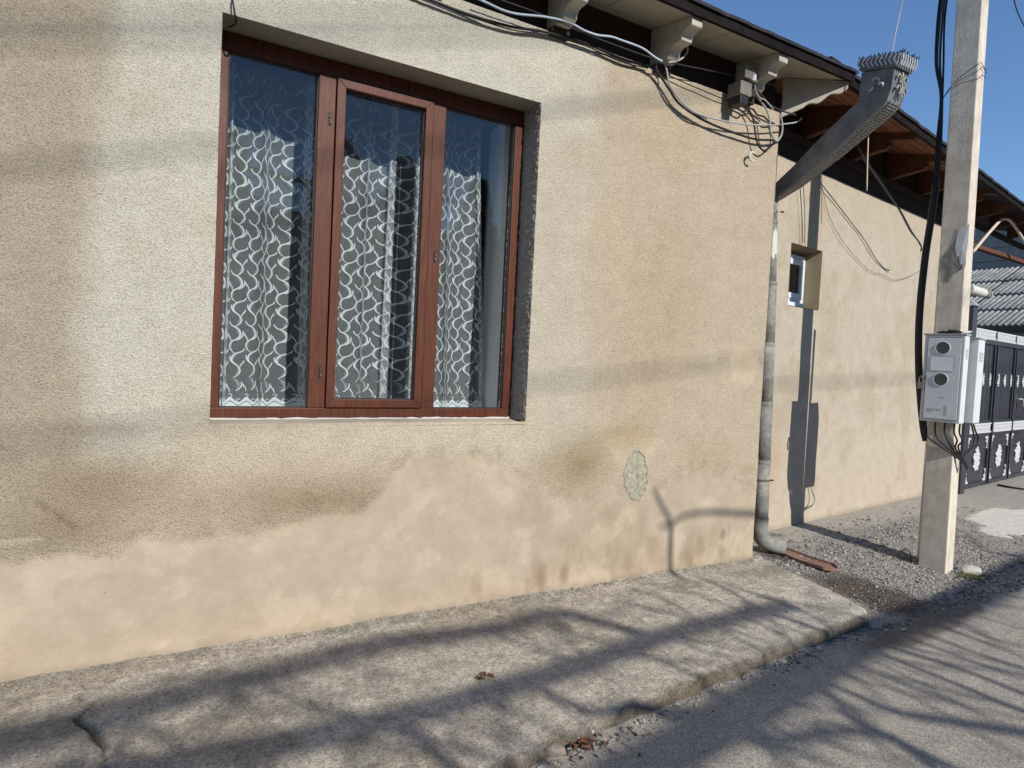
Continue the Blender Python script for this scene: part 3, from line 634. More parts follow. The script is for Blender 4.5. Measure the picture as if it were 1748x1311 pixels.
# ---- lace curtain (hangs behind the window: a thing of its own)
curt = thing('lace_curtain', 'white sheer curtain embroidered with wavy vines behind the big window', 'curtain', (0, 0, 0))
SW = 2.55; X0C = -3.80
lam = [(0.0, 0.0)]
def ph(s): return 2*math.pi*(s/0.262)+1.15*math.sin(s*4.1)+0.5
def cloth(s, z):
    k = 0.7+0.3*math.sin(s*7.3+1.0); p = ph(s)+0.12*math.sin(z*2.1+s*3)
    edge = 0.10*max(0, (2.6-z)/1.6)**1.0*max(0, (s-SW*0.72)/(SW*0.28))
    return Vector((X0C+s*0.662+0.064*k*math.sin(p)+edge, 0.545+0.034*k*math.cos(p)+0.006*math.sin(p*2.3+z), z))
ns, nzc = 460, 26; us = np.linspace(0, SW, ns); zs_ = np.linspace(1.062, 2.868, nzc)
V3 = np.array([[cloth(s, z)[:] for z in zs_] for s in us])
grid_obj('net', V3[..., 0], V3[..., 1], V3[..., 2], mSHEER, curt)
U_ = 0.27/790
S1 = [(120,-65),(100,-30),(60,-5),(10,15),(-30,50),(-48,95),(-40,145),(0,182),(45,225),(66,285),(50,335),(20,368),(-20,392)]
S1b = [(-72,55),(-74,90),(-62,125),(-30,165),(5,188)]
S1c = [(112,118),(108,150),(82,182),(62,232)]
S2 = [(-95,315),(-80,350),(-45,382),(0,402),(40,440),(58,490),(50,540),(10,585),(-45,618),(-78,670),(-80,715),(-55,765),(-10,800)]
S2b = [(90,455),(94,495),(80,540),(40,585),(10,600)]
S2c = [(-105,505),(-100,540),(-75,570),(-62,625)]
hat = []
def crescent(seg, side, depth=40):
    P2 = catmull([(a, b, 0) for a, b in seg], 3); m_ = len(P2); q_ = []
    for i in range(m_):
        d = (P2[min(i+1, m_-1)]-P2[max(i-1, 0)]); d.z = 0; d.normalize(); t = i/(m_-1); off = depth*math.sin(math.pi*t)**1.3*(0.85+0.15*math.sin(i*2.9))
        q_.append(((P2[i].x, P2[i].y), (P2[i].x-d.y*off*side, P2[i].y+d.x*off*side)))
    hat.append(q_)
crescent(S1[2:8], -1); crescent(S1[7:13], 1); crescent(S2[2:8], 1); crescent(S2[7:13], -1)
def fills(col_s, zoff, mb, lift, zmin=1.10, zmax=2.86):
    for q_ in hat:
        vs_ = []
        if zoff-q_[0][0][1]*U_ > zmax or zoff-q_[-1][0][1]*U_ < zmin: continue
        for pr in q_:
            for a, b in pr: c_ = cloth(min(max(col_s+a*U_, 0), SW), zoff-b*U_); vs_.append((c_.x, c_.y-lift, c_.z))
        mb.add(vs_, [(2*i, 2*i+1, 2*i+3, 2*i+2) for i in range(len(q_)-1)])
def ribbons(strokes, col_s, zoff, mb, lift, sx=0.9, zmin=1.10, zmax=2.86):
    for pts_, wd, taper in strokes:
        P2 = catmull([(a*U_*sx, -b*U_, 0) for a, b in pts_], 3 if taper else 1); nn = len(P2); vs_ = []
        if zoff+P2[0].y > zmax or zoff+P2[-1].y < zmin or zoff+P2[0].y < zmin: continue
        for i, p in enumerate(P2):
            d = (P2[min(i+1, nn-1)]-P2[max(i-1, 0)]); d.z = 0; d.normalize(); nrm = Vector((-d.y, d.x, 0)); t = i/(nn-1)
            hw = wd*U_*0.5*(0.35+0.65*math.sin(math.pi*min(1, 0.12+0.85*t))) if taper else wd*U_*0.5
            for sgn in (1, -1):
                q_ = p+nrm*hw*sgn; s_ = min(max(col_s+q_.x, 0), SW); c_ = cloth(s_, zoff+q_.y); vs_.append((c_.x, c_.y-lift, c_.z))
        mb.add(vs_, [(2*i, 2*i+1, 2*i+3, 2*i+2) for i in range(nn-1)])
emb = MB(); fine = MB(); pitch = 0.067; ncol = int(SW/pitch); zt0 = 2.98
for c in range(ncol):
    cs = pitch*(c+0.5)
    for r in range(8):
        zo = zt0-r*0.27+0.012*((c*37) % 5-2)*0.3
        ribbons([(S1, 23, 1), (S1b, 19, 1), (S1c, 18, 1), (S2, 23, 1), (S2b, 19, 1), (S2c, 18, 1)], cs, zo, emb, 0.0022)
        fills(cs, zo, fine, 0.0016)
emb.build('embroidery', mLACE, curt, fixn=False, kind='stuff'); fine.build('embroidery_hatching', mLACEF, curt, fixn=False, kind='stuff')
hem = MB(); nh = 420
def hw_(s): return 0.011*math.sin(2*math.pi*s/pitch)
for lo, hi in ((lambda s: 1.063, lambda s: 1.086+hw_(s)), (lambda s: 1.091+hw_(s), lambda s: 1.108+hw_(s)*1.25)):
    vs_ = []
    for i in range(nh+1):
        s = SW*i/nh
        for z in (lo(s), hi(s)): c_ = cloth(s, z); vs_.append((c_.x, c_.y-0.0022, c_.z))
    hem.add(vs_, [(2*i, 2*i+2, 2*i+3, 2*i+1) for i in range(nh)])
for c in range(int(SW/(pitch/2))):
    s0 = (c+0.5)*pitch/2; zc = 1.118+hw_(s0)*1.2; sg = 1 if c % 2 else -1; vs_ = []
    for i in range(12):
        a = 0.3+i/11*4.6
        for rr_ in (0.006, 0.0095): c_ = cloth(min(max(s0+sg*math.cos(a)*rr_, 0), SW), zc+math.sin(a)*rr_); vs_.append((c_.x, c_.y-0.0022, c_.z))
    hem.add(vs_, [(2*i, 2*i+2, 2*i+3, 2*i+1) for i in range(11)])
hem.build('hem', mLACE, curt, fixn=False)
# dark drape gathered at the right
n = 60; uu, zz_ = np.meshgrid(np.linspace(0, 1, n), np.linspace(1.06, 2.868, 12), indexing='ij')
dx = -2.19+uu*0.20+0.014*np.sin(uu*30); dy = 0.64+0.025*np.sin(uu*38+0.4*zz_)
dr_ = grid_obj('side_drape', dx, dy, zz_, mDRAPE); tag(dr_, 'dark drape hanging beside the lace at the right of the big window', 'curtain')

# ================================================================== THE ANNEX
A8 = math.radians(8); A10 = math.radians(10.5)
annex = thing('annex', 'lower beige annex set back behind the pole, with brown timber eaves', 'house', (0, 0.428, 0), A8)
W0, W1, WZ0, WZ1 = 0.965, 1.515, 1.985, 2.530
gx = np.concatenate([np.linspace(-0.05, W0, 50)[:-1], np.linspace(W0, W1, 30), np.linspace(W1, 5.02, 160)[1:]]); gz = np.concatenate([np.linspace(-0.3, WZ0, 110)[:-1], np.linspace(WZ0, WZ1, 28), np.linspace(WZ1, 3.222, 50)[1:]])
X, Zg = np.meshgrid(gx, gz, indexing='ij'); n1_ = fbm(X*3+20, Zg*3, 70); n2_ = fbm(X*12, Zg*12, 71); C = np.ones(X.shape+(3,))*srgb(205, 194, 172)*(0.93+0.14*n2_)[..., None]; wob = 0.3*(n1_-0.5)
blend((206, 192, 168), sstep(0.9, 0.2, Zg+wob*2)*0.8); blend((192, 176, 146), sstep(0.5, 0.7, n1_)*0.5); blend((206, 192, 166), sstep(2.6, 3.2, Zg+wob)*0.6)
blend((196, 172, 140), sstep(1.0, 0.4, np.hypot((X-0.85)/0.25, (Zg-0.6)/0.35)+wob)*0.5); blend((158, 146, 122), sstep(0.05, 0, Zg+0.05*(n2_-0.5))*0.5)
gr_ = 0.35+0.4*sstep(0.2, 1.2, Zg+wob*2)
Yw = -0.008*(n1_-0.5)-0.012*sstep(0.08, -0.05, Zg); ic, jc = 0.5*(gx[1:]+gx[:-1]), 0.5*(gz[1:]+gz[:-1]); IC, JC = np.meshgrid(ic, jc, indexing='ij')
keep = ~((IC > W0) & (IC < W1) & (JC > WZ0) & (JC < WZ1))
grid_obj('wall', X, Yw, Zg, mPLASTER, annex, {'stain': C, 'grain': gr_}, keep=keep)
WR = 0.14
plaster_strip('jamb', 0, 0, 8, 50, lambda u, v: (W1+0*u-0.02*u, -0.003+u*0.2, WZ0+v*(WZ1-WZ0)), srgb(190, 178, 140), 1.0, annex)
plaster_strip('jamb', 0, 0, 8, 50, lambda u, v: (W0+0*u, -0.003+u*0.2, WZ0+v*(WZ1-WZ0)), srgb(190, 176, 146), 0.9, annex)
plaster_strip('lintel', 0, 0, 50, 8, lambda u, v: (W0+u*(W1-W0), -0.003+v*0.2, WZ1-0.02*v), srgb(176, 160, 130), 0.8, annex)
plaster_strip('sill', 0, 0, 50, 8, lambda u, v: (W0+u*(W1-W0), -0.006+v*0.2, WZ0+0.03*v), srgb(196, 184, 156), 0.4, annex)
f = MB(); fx0, fx1, fz0, fz1 = W0+0.005, W1-0.022, WZ0+0.055, WZ1-0.05
f.box(fx0, fx1, WR, WR+0.05, fz0, fz0+0.045); f.box(fx0, fx1, WR, WR+0.05, fz1-0.045, fz1); f.box(fx0, fx0+0.045, WR, WR+0.05, fz0+0.045, fz1-0.045); f.box(fx1-0.045, fx1, WR, WR+0.05, fz0+0.045, fz1-0.045)
sw = f.build('window', mPVC, annex, bevel=0.003); sw['label'] = 'small white plastic window deep in the annex wall'
s_ = MB(); miter(s_, fx0+0.04, fx1-0.04, fz0+0.04, fz1-0.04, 0.05, WR-0.012, WR+0.03); s_.build('sash', mPVC, sw, bevel=0.003)
MB().box(fx0+0.088, fx1-0.088, WR+0.012, WR+0.02, fz0+0.088, fz1-0.088).build('pane', mDARKGLASS, sw)
MB().box(W0+0.004, W1-0.11, 0.085, WR+0.02, WZ0+0.018, WZ0+0.052).build('sill_board', mPVC, annex, bevel=0.003)
MB().box(-0.03, 5.0, 0.045, 0.12, 3.18, 3.75).build('infill_board', mDARKBEAM, annex)
MB().box(0.03, 5.0, 0.003, 0.05, 3.17, 3.2205).build('wall_top', mCEMENT, annex)
e_ = MB(); e_.box(5.0, 5.15, 0.0, 3.5, -0.3, 3.75); e_.build('end_wall', mGREYWALL, annex)
# eaves: brown boards over rafters, dark roof edge
def eo(s): return -0.64+0.0229*(s-0.2)                                     # overhang shrinks along the wall
def ez(s): return 3.655-0.0146*(s-0.2)
def asz(y): return 3.725+0.24*y                                            # underside of the boards
k = 0
for (ya_, yb_) in ((-0.62, -0.502), (-0.493, -0.337), (-0.328, -0.167), (-0.158, 0.02)):
    cutx = [0.22, 1.95+0.3*(k % 2), 3.7-0.4*(k % 2), 5.4, 7.6]; k += 1
    for a, b in zip(cutx[:-1], cutx[1:]):
        yp, ya_ = ya_, max(ya_, eo(b)+0.03)
        MB().hexa([(a, ya_, asz(ya_)), (b-0.010, ya_, asz(ya_)), (b-0.010, yb_, asz(yb_)), (a, yb_, asz(yb_)), (a, ya_, asz(ya_)+0.02), (b-0.010, ya_, asz(ya_)+0.02), (b-0.010, yb_, asz(yb_)+0.02), (a, yb_, asz(yb_)+0.02)]).build('soffit_board', mBROWN, annex); ya_ = yp
MB().hexa([(5.3, 0.02, asz(0.02)), (7.6, 0.02, asz(0.02)), (7.6, 4.0, 4.3), (5.3, 4.0, 4.3), (5.3, 0.02, asz(0)+.03), (7.6, 0.02, asz(0)+.03), (7.6, 4.0, 4.33), (5.3, 4.0, 4.33)]).build('roof_underside', mDARKBEAM, annex)
for s in (1.10, 1.985, 2.86, 3.69, 4.52, 5.30, 6.1, 6.9):
    e = eo(s)+0.035
    rp = [(0.04, asz(0.04)-0.001), (e, asz(e)-0.001), (e-0.004, asz(e)-0.035), (e+0.03, asz(e+0.03)-0.062), (e+0.06, asz(e+0.06)-0.060), (-0.36, asz(-0.36)-0.066), (-0.335, asz(-0.335)-0.085), (-0.345, asz(-0.345)-0.115), (-0.31, asz(-0.31)-0.15), (-0.26, asz(-0.26)-0.165), (0.04, asz(0)-0.27)]
    MB().prism(rp, s-0.035, s+0.035).build('rafter', mRAFT, annex, bevel=0.003)
MB().box(0.02, 7.6, -0.01, 0.044, 3.40, 3.46).build('wall_plate', mDARKBEAM, annex, bevel=0.004)
MB().bar((5.02, -0.06, 3.10), (7.6, -0.06, 3.18), 0.08, 0.05).build('gate_beam', mRAFT, annex, bevel=0.003)
def eave_pts(dy, dz): return [(q_, eo(q_)+dy, ez(q_)+dz) for q_ in (0.2, 7.6)]
(a0_, b0_), (a1_, b1_), (a2_, b2_), (a3_, b3_) = eave_pts(0.0, -0.078), eave_pts(0.03, -0.072), eave_pts(-0.006, -0.022), eave_pts(0.03, -0.018)
MB().hexa([a0_, b0_, b1_, a1_, a2_, b2_, b3_, a3_]).build('fascia', mFASCIA, annex, bevel=0.004)
for i in range(4):
    a = 0.16+i*1.9; b = a+1.93; tk = 0.024; q = 0.002*(i % 2); pts_ = []; kk = 20; rr1 = random.Random(i+9); v_ = []
    for n_ in range(kk+1):
        x = a+(b-a)*n_/kk; e = rr1.uniform(-0.004, 0.004); d = rr1.uniform(-0.003, 0.003)
        v_ += [(x, eo(x)-0.022+e, ez(x)-0.022+q+d), (x, 4.0, 4.75+q), (x, eo(x)-0.022+e, ez(x)-0.022+q+tk+d), (x, 4.0, 4.75+q+tk)]
    f_ = [(0, 1, 3, 2), (4*kk, 4*kk+2, 4*kk+3, 4*kk+1)]
    for n_ in range(kk): c0 = n_*4; c1 = c0+4; f_ += [(c0, c1, c1+1, c0+1), (c0+2, c0+3, c1+3, c1+2), (c0, c0+2, c1+2, c1), (c0+1, c1+1, c1+3, c0+3)]
    MB().add(v_, f_).build('roof_sheet', mROOFEDGE, annex)
gm_ = MB(); rr1 = random.Random(5)                                        # dirt and moss lumps along the roof edge
for n_ in range(60):
    x = rr1.uniform(0.5, 5.5); gm_.blob((x, eo(x)-0.012+rr1.uniform(0, .05), ez(x)+0.006), (rr1.uniform(.006, .022), .012, rr1.uniform(.004, .012)), n_, 0.4)
gm_.build('edge_moss', mMOSSD, annex, kind='stuff')

# ================================================================== DOWNPIPE WITH ORNATE HOPPER
dp = thing('downpipe', 'grey flaking rainwater pipe with a dark ornate hopper at the house corner', 'downpipe', (0.19, 0.14, 0))
def D(x, y, z): return (x-0.19, y-0.14, z)
HX0, HX1 = 0.15, 0.315
side = [(-0.725,3.368),(-0.712,3.25),(-0.690,3.170),(-0.66,3.135),(-0.33,2.892),(-0.05,2.745),(0.141,2.676),(0.165,2.80),(-0.02,2.905),(-0.23,3.058),(-0.497,3.232),(-0.505,3.43),(-0.505,3.368)]
side = [(-0.725,3.372),(-0.712,3.25),(-0.690,3.170),(-0.66,3.138),(-0.33,2.918),(-0.05,2.768),(0.141,2.695),(0.160,2.79),(-0.02,2.905),(-0.23,3.058),(-0.497,3.232),(-0.505,3.412)]
wl = [0.165,0.165,0.16,0.145,0.095,0.075,0.065,0.065,0.075,0.095,0.145,0.165]
n = len(side); vs_ = [D(HX0, y, z) for y, z in side]+[D(HX0+wd, y, z) for (y, z), wd in zip(side, wl)]
hop = MB().add(vs_, [(11,10,9,2,1,0),(2,9,8,4,3),(4,8,7,6,5)]+[tuple(n+i for i in f_[::-1]) for f_ in [(11,10,9,2,1,0),(2,9,8,4,3),(4,8,7,6,5)]]+[(i, (i+1) % n, n+(i+1) % n, n+i) for i in range(n)]).build('hopper', mHOPPER, dp)
# paler pitted underside of the chute
u_s = [(-0.66,3.136),(-0.33,2.916),(-0.05,2.766),(0.139,2.693)]
vs_ = []
for y, z in u_s:
    wd = float(np.interp(y, [-0.66, -0.33, 0.14], [0.145, 0.095, 0.065])); vs_ += [D(HX0-0.002, y-0.005, z+0.022), D(HX0-0.002, y-0.002, z-0.003), D(HX0+wd+0.002, y-0.002, z-0.003)]
MB().add(vs_, [f_ for i in range(3) for f_ in ((3*i, 3*i+1, 3*i+4, 3*i+3), (3*i+1, 3*i+2, 3*i+5, 3*i+4))]).build('chute_underside', mPITTED, hop)
def along(t):
    L_ = [(-0.722,3.36),(-0.712,3.25),(-0.690,3.170),(-0.66,3.138),(-0.33,2.918)]; ds = [0]
    for a, b in zip(L_[:-1], L_[1:]): ds.append(ds[-1]+math.hypot(a[0]-b[0], a[1]-b[1]))
    d = t*ds[-1]; return float(np.interp(d, ds, [p[0] for p in L_])), float(np.interp(d, ds, [p[1] for p in L_]))
for i in range(26):                                                       # toothed trim along the front edge
    y, z = along(0.30+0.70*i/25); y2, z2 = along(min(1, 0.30+0.70*i/25+0.02)); wd = 0.158-0.058*i/25
    d = Vector((0, y2-y, z2-z)).normalized(); nrm = Vector((0, d.z, -d.y))
    if nrm.y > 0: nrm = -nrm
    a = Vector(D(HX0+0.02, y, z))+nrm*0.006; b = Vector(D(HX0+wd-0.02, y, z))+nrm*0.006
    MB().bar(a, b, 0.012, 0.010, up=nrm).build('tooth', mPITTED, hop)
fr = MB()
for i in range(2):                                                        # leaf scrolls on the front and a scroll on the side
    for s in (-1, 1):
        cx_ = HX0+0.083+s*0.035; zz0 = 3.31-0.07*i
        fr.tube([D(cx_+s*0.02*math.cos(a), -0.726-0.006, zz0+0.026*math.sin(a)) for a in np.linspace(0, 4.4, 9)], 0.007, 6)
fr.tube([D(HX0+0.083, -0.732, z) for z in np.linspace(3.20, 3.355, 5)], 0.007, 6)
fr.build('leaf_scroll', mPITTED, hop)
sc2 = MB()
for (yy, zz0, r0, a0, a1) in ((-0.61, 3.315, 0.026, 0.2, 4.0), (-0.575, 3.29, 0.018, 2.5, 6.0), (-0.645, 3.28, 0.015, 0.5, 4.0)):
    sc2.tube([D(HX0-0.006, yy+r0*math.cos(a), zz0+r0*math.sin(a)) for a in np.linspace(a0, a1, 8)], [0.003, 0.006, 0.009, 0.010, 0.009, 0.007, 0.005, 0.003], 6)
sc2.build('side_scroll', mCROWN, hop)
# crown: chevron band and spiky crest
cr = MB(); cr.hexa([D(HX0-0.012, -0.740, 3.37), D(HX1+0.012, -0.740, 3.37), D(HX1+0.012, -0.495, 3.425), D(HX0-0.012, -0.495, 3.425), D(HX0-0.02, -0.762, 3.445), D(HX1+0.02, -0.762, 3.445), D(HX1+0.02, -0.49, 3.502), D(HX0-0.02, -0.49, 3.502)])
crown = cr.build('crown', mHOPPER, hop)
for i in range(9):
    t = i/8.0; y = -0.748+t*0.24; z = 3.378+t*0.054
    MB().bar(D(HX0-0.023, y, z+0.004), D(HX0-0.026, y+0.020, z+0.036), 0.010, 0.006, up=(1,0,0)).build('chevron', mCROWN, crown)
    MB().bar(D(HX0-0.026, y+0.020, z+0.034), D(HX0-0.028, y, z+0.066), 0.010, 0.006, up=(1,0,0)).build('chevron', mCROWN, crown)
for i in range(7):
    x = HX0+i*0.026; 
    MB().bar(D(x, -0.762, 3.376), D(x+0.010, -0.770, 3.410), 0.012, 0.005, up=(0,1,0)).build('chevron', mCROWN, crown)
    MB().bar(D(x+0.010, -0.770, 3.408), D(x, -0.776, 3.444), 0.012, 0.005, up=(0,1,0)).build('chevron', mCROWN, crown)
cst = MB(); rr_ = random.Random(3)
for i in range(16):
    t = i/15; y = -0.765+t*0.27; z = 3.446+t*0.056
    cst.tube([D(HX0-0.02, y, z), D(HX0-0.02+rr_.uniform(-.012,.006), y+rr_.uniform(-.012,.012), z+rr_.uniform(.006,.017))], [0.005, 0.002], 5)
for i in range(12):
    x = HX0-0.015+i*0.0175
    cst.tube([D(x, -0.765, 3.448), D(x+rr_.uniform(-.01,.012), -0.765-rr_.uniform(.002,.022), 3.448+rr_.uniform(.006,.022))], [0.005, 0.002], 5)
cst.build('crest', mFASCIA, crown)
# pipe lengths
axis = [(0.148, 0.14, 2.735), (0.150, 0.14, 2.52), (0.165, 0.14, 2.06), (0.185, 0.14, 1.60), (0.205, 0.14, 1.15), (0.222, 0.14, 0.70), (0.238, 0.14, 0.235)]
rads = [(0.040, 0.040), (0.043, 0.056), (0.059, 0.059), (0.060, 0.060), (0.060, 0.061), (0.061, 0.061)]
for i in range(6):
    a, b = Vector(D(*axis[i])), Vector(D(*axis[i+1])); b2 = b+(b-a).normalized()*0.03
    ps = MB().tube([a, b2], list(rads[i]), 20).build('pipe_length', mZINC, dp, smooth=False)
    for p in ps.data.polygons: p.use_smooth = len(p.vertices) == 4
    if i: MB().tube([a-Vector((0,0,0.010)), a+Vector((0,0,0.016))], rads[i][0]+0.0045, 20).build('joint_ring', mZINC, ps)
vs_ = []; fl = MB()                                                       # flaked white patch near the top
for i in range(11):
    for j in range(9):
        t = i/10; z = 2.46-0.20*t; a = math.radians(-175+j*13); ax = float(np.interp(z, [1.6, 2.06, 2.52], [0.185, 0.165, 0.150])); rr0 = float(np.interp(z, [2.06, 2.52], [0.0575, 0.044]))+0.0012
        zz = z-0.03*math.sin(j*1.7)*(1 if i == 10 else 0)+0.02*math.sin(j*2.3)*(1 if i == 0 else 0); vs_.append(D(ax+math.cos(a)*rr0, 0.14+math.sin(a)*rr0, zz))
fl.add(vs_, [(i*9+j, i*9+j+1, (i+1)*9+j+1, (i+1)*9+j) for i in range(10) for j in range(8)]).build('flaked_patch', mWHITEPAINT, dp, smooth=True)
sh = [Vector(D(0.238, 0.14, 0.255)), Vector(D(0.243, 0.137, 0.15)), Vector(D(0.262, 0.12, 0.095)), Vector(D(0.315, 0.085, 0.062)), Vector(D(0.395, 0.035, 0.042))]
shoe = MB().tube(catmull(sh, 4), 0.062, 18, cap=False).build('shoe', mZINC, dp, smooth=True)
md = shoe.modifiers.new('solid', 'SOLIDIFY'); md.thickness = 0.003
MB().tube([Vector(D(0.239, 0.14, 0.245)), Vector(D(0.2385, 0.14, 0.262))], 0.0655, 20).build('collar', mZINC, shoe)
for z, x in ((2.60, 0.148), (0.56, 0.227)):
    cl = MB().tube([D(x, 0.14, z-0.008), D(x, 0.14, z+0.008)], 0.0635 if z < 2 else 0.044, 18).build('clamp', mSTEEL, dp)
    MB().tube([D(x+0.045, 0.10, z), D(x+0.065, 0.08, z)], 0.006, 8).build('bolt', mBLACK, cl)

# rusty channel on the ground under the shoe
ch = MB(); a0, a1 = Vector((0.425, 0.13, -0.012)), Vector((0.468, -0.36, -0.030)); d = (a1-a0); wv = Vector((0.088, 0.016, 0)); nseg = 10; vs_ = []
for i in range(nseg+1):
    t = i/nseg; p = a0+d*t+Vector((0.006*math.sin(t*5), 0, 0.004*math.sin(t*9))); k = 1.0 if i < nseg else 0.55
    for wx, wz in ((-1, 0.022), (-0.97, 0.0), (0.92, 0.0), (1.0, 0.020)): vs_.append(p+wv*wx*k+Vector((0, 0, wz)))
o = ch.add(vs_, [(i*4+j, i*4+j+1, (i+1)*4+j+1, (i+1)*4+j) for i in range(nseg) for j in range(3)]).build('rain_channel', mRUST, fixn=False)
md = o.modifiers.new('solid', 'SOLIDIFY'); md.thickness = 0.004
tag(o, 'dusty brown metal channel lying on the ground under the pipe outlet', 'drain channel')

# ================================================================== UTILITY POLE
pole = thing('utility_pole', 'square concrete utility pole standing in the gravel before the annex', 'utility pole', (1.4406, -0.5644, -0.07), A10)
pb, pt_ = 0.0935, 0.076
MB().hexa([(-pb,-pb,-0.4),(pb,-pb,-0.4),(pb,pb,-0.4),(-pb,pb,-0.4),(-pt_-0.11,-pt_+0.03,7.2),(pt_-0.11,-pt_+0.03,7.2),(pt_-0.11,pt_+0.03,7.2),(-pt_-0.11,pt_+0.03,7.2)]).build('shaft', mPOLE, pole, bevel=0.007)
def px(z): return -(pb+(pt_-pb)*(z+0.4)/7.6)-0.11*(z+0.4)/7.6                 # left face at height z
# torn paper and paste on the left face
def torn(name, mat, pts_, lift):
    nn = len(pts_); c = (sum(p[0] for p in pts_)/nn, sum(p[1] for p in pts_)/nn); v_ = [(px(c[1])-lift-0.004, c[0], c[1])]+[(px(z)-lift-0.002*abs(math.sin(i*2.1)), y, z) for i, (y, z) in enumerate(pts_)]
    return MB().add(v_, [(0, 1+i, 1+(i+1) % nn) for i in range(nn)]).build(name, mat, pole)
t_ = torn('torn_paper', mPAPER, [(-0.03,2.62),(-0.06,2.61),(-0.086,2.63),(-0.086,2.50),(-0.080,2.42),(-0.082,2.33),(-0.066,2.27),(-0.060,2.34),(-0.046,2.33),(-0.030,2.40),(-0.020,2.39),(-0.004,2.46),(-0.012,2.55)], 0.004); t_['label'] = 'torn white paper scrap high on the pole'
torn('paste_mark', mGLUE, [(-0.03,2.61),(0.0,2.52),(0.04,2.44),(0.078,2.40),(0.084,2.33),(0.05,2.29),(0.06,2.22),(0.03,2.20),(0.0,2.26),(-0.04,2.29),(-0.07,2.30),(-0.05,2.42)], 0.0016)
tw = MB()
for dz, s in ((0, 1), (0.05, -1), (-0.06, 1)):
    tw.tube(catmull([(0.02, 0.20, 3.66), (px(3.7)-0.006, 0.07, 3.69+dz*0.3), (px(3.7)-0.006, -0.072, 3.745+dz), (-0.08, -0.080, 3.77+dz+0.02*s), (0.0, -0.086, 3.76+dz*0.5)], 5), 0.0022, 5)
tw.build('tie_wire', mDKCABLE, pole)
# cable bundle and conduit on the far side of the left face
def cable(name, label, pts_, r, mat, parent_frame=None, group=None, n=7, cn=6, wob=0.0):
    P3 = catmull(pts_, cn)
    if parent_frame is not None: P3 = [parent_frame @ p for p in P3]
    o = MB().tube(P3, r, n).build(name, mat, smooth=True); return tag(o, label, 'cable', group)
bpy.context.view_layer.update()
PF = Matrix.Translation((1.4406, -0.5644, -0.07)) @ Matrix.Rotation(A10, 4, 'Z'); AF = Matrix.Translation((0, 0.428, 0)) @ Matrix.Rotation(A8, 4, 'Z')
BN = [(0.005,.262,0),(0.0,.245,.02),(0.02,.232,.03),(-0.01,.222,.01),(0.015,.213,0)]
desc = ['outermost, bowing farthest from the shaft', 'second from the outside', 'middle one of the five', 'second from the shaft', 'innermost, closest to the shaft']
for i, (dx_, dy_, _) in enumerate(BN):
    b = (i-2)*0.012
    cable('pole_cable', 'black cable running down beside the pole top, '+desc[i], [(dx_, dy_+b*-0.6+0.02*math.sin(i), 7.0), (dx_, dy_-b*0.4+0.01*math.sin(i*2), 5.6), (dx_, dy_+0.0, 4.6), (dx_, dy_+0.004*i-b*0.3, 4.25), (dx_+0.01, 0.238-b+0.006*math.sin(i*3), 3.94), (0.005+dx_*0.3, 0.202-b*0.25, 3.67), (dx_*0.5, 0.196-b*0.6, 3.33), (0.0+dx_*0.4, 0.192-b*0.5, 2.97)], 0.0075+0.001*(i % 2), mBLACK, PF, 'cables on the pole')
cable('conduit', 'thick black conduit bowing away from the pole above and behind the meter box', [(0.0,0.194,3.03),(0.0,0.209,2.745),(0.0,0.231,2.449),(0.0,0.243,2.056),(0.0,0.234,1.73),(0.0,0.204,1.405),(0.0,0.16,1.10),(0.0,0.13,0.98)], 0.027, mBLACK, PF, n=12)
st = MB().box(0.10, 0.135, 0.125, 0.165, 0.0, 2.45).build('cable_cover', mPOLE, pole)

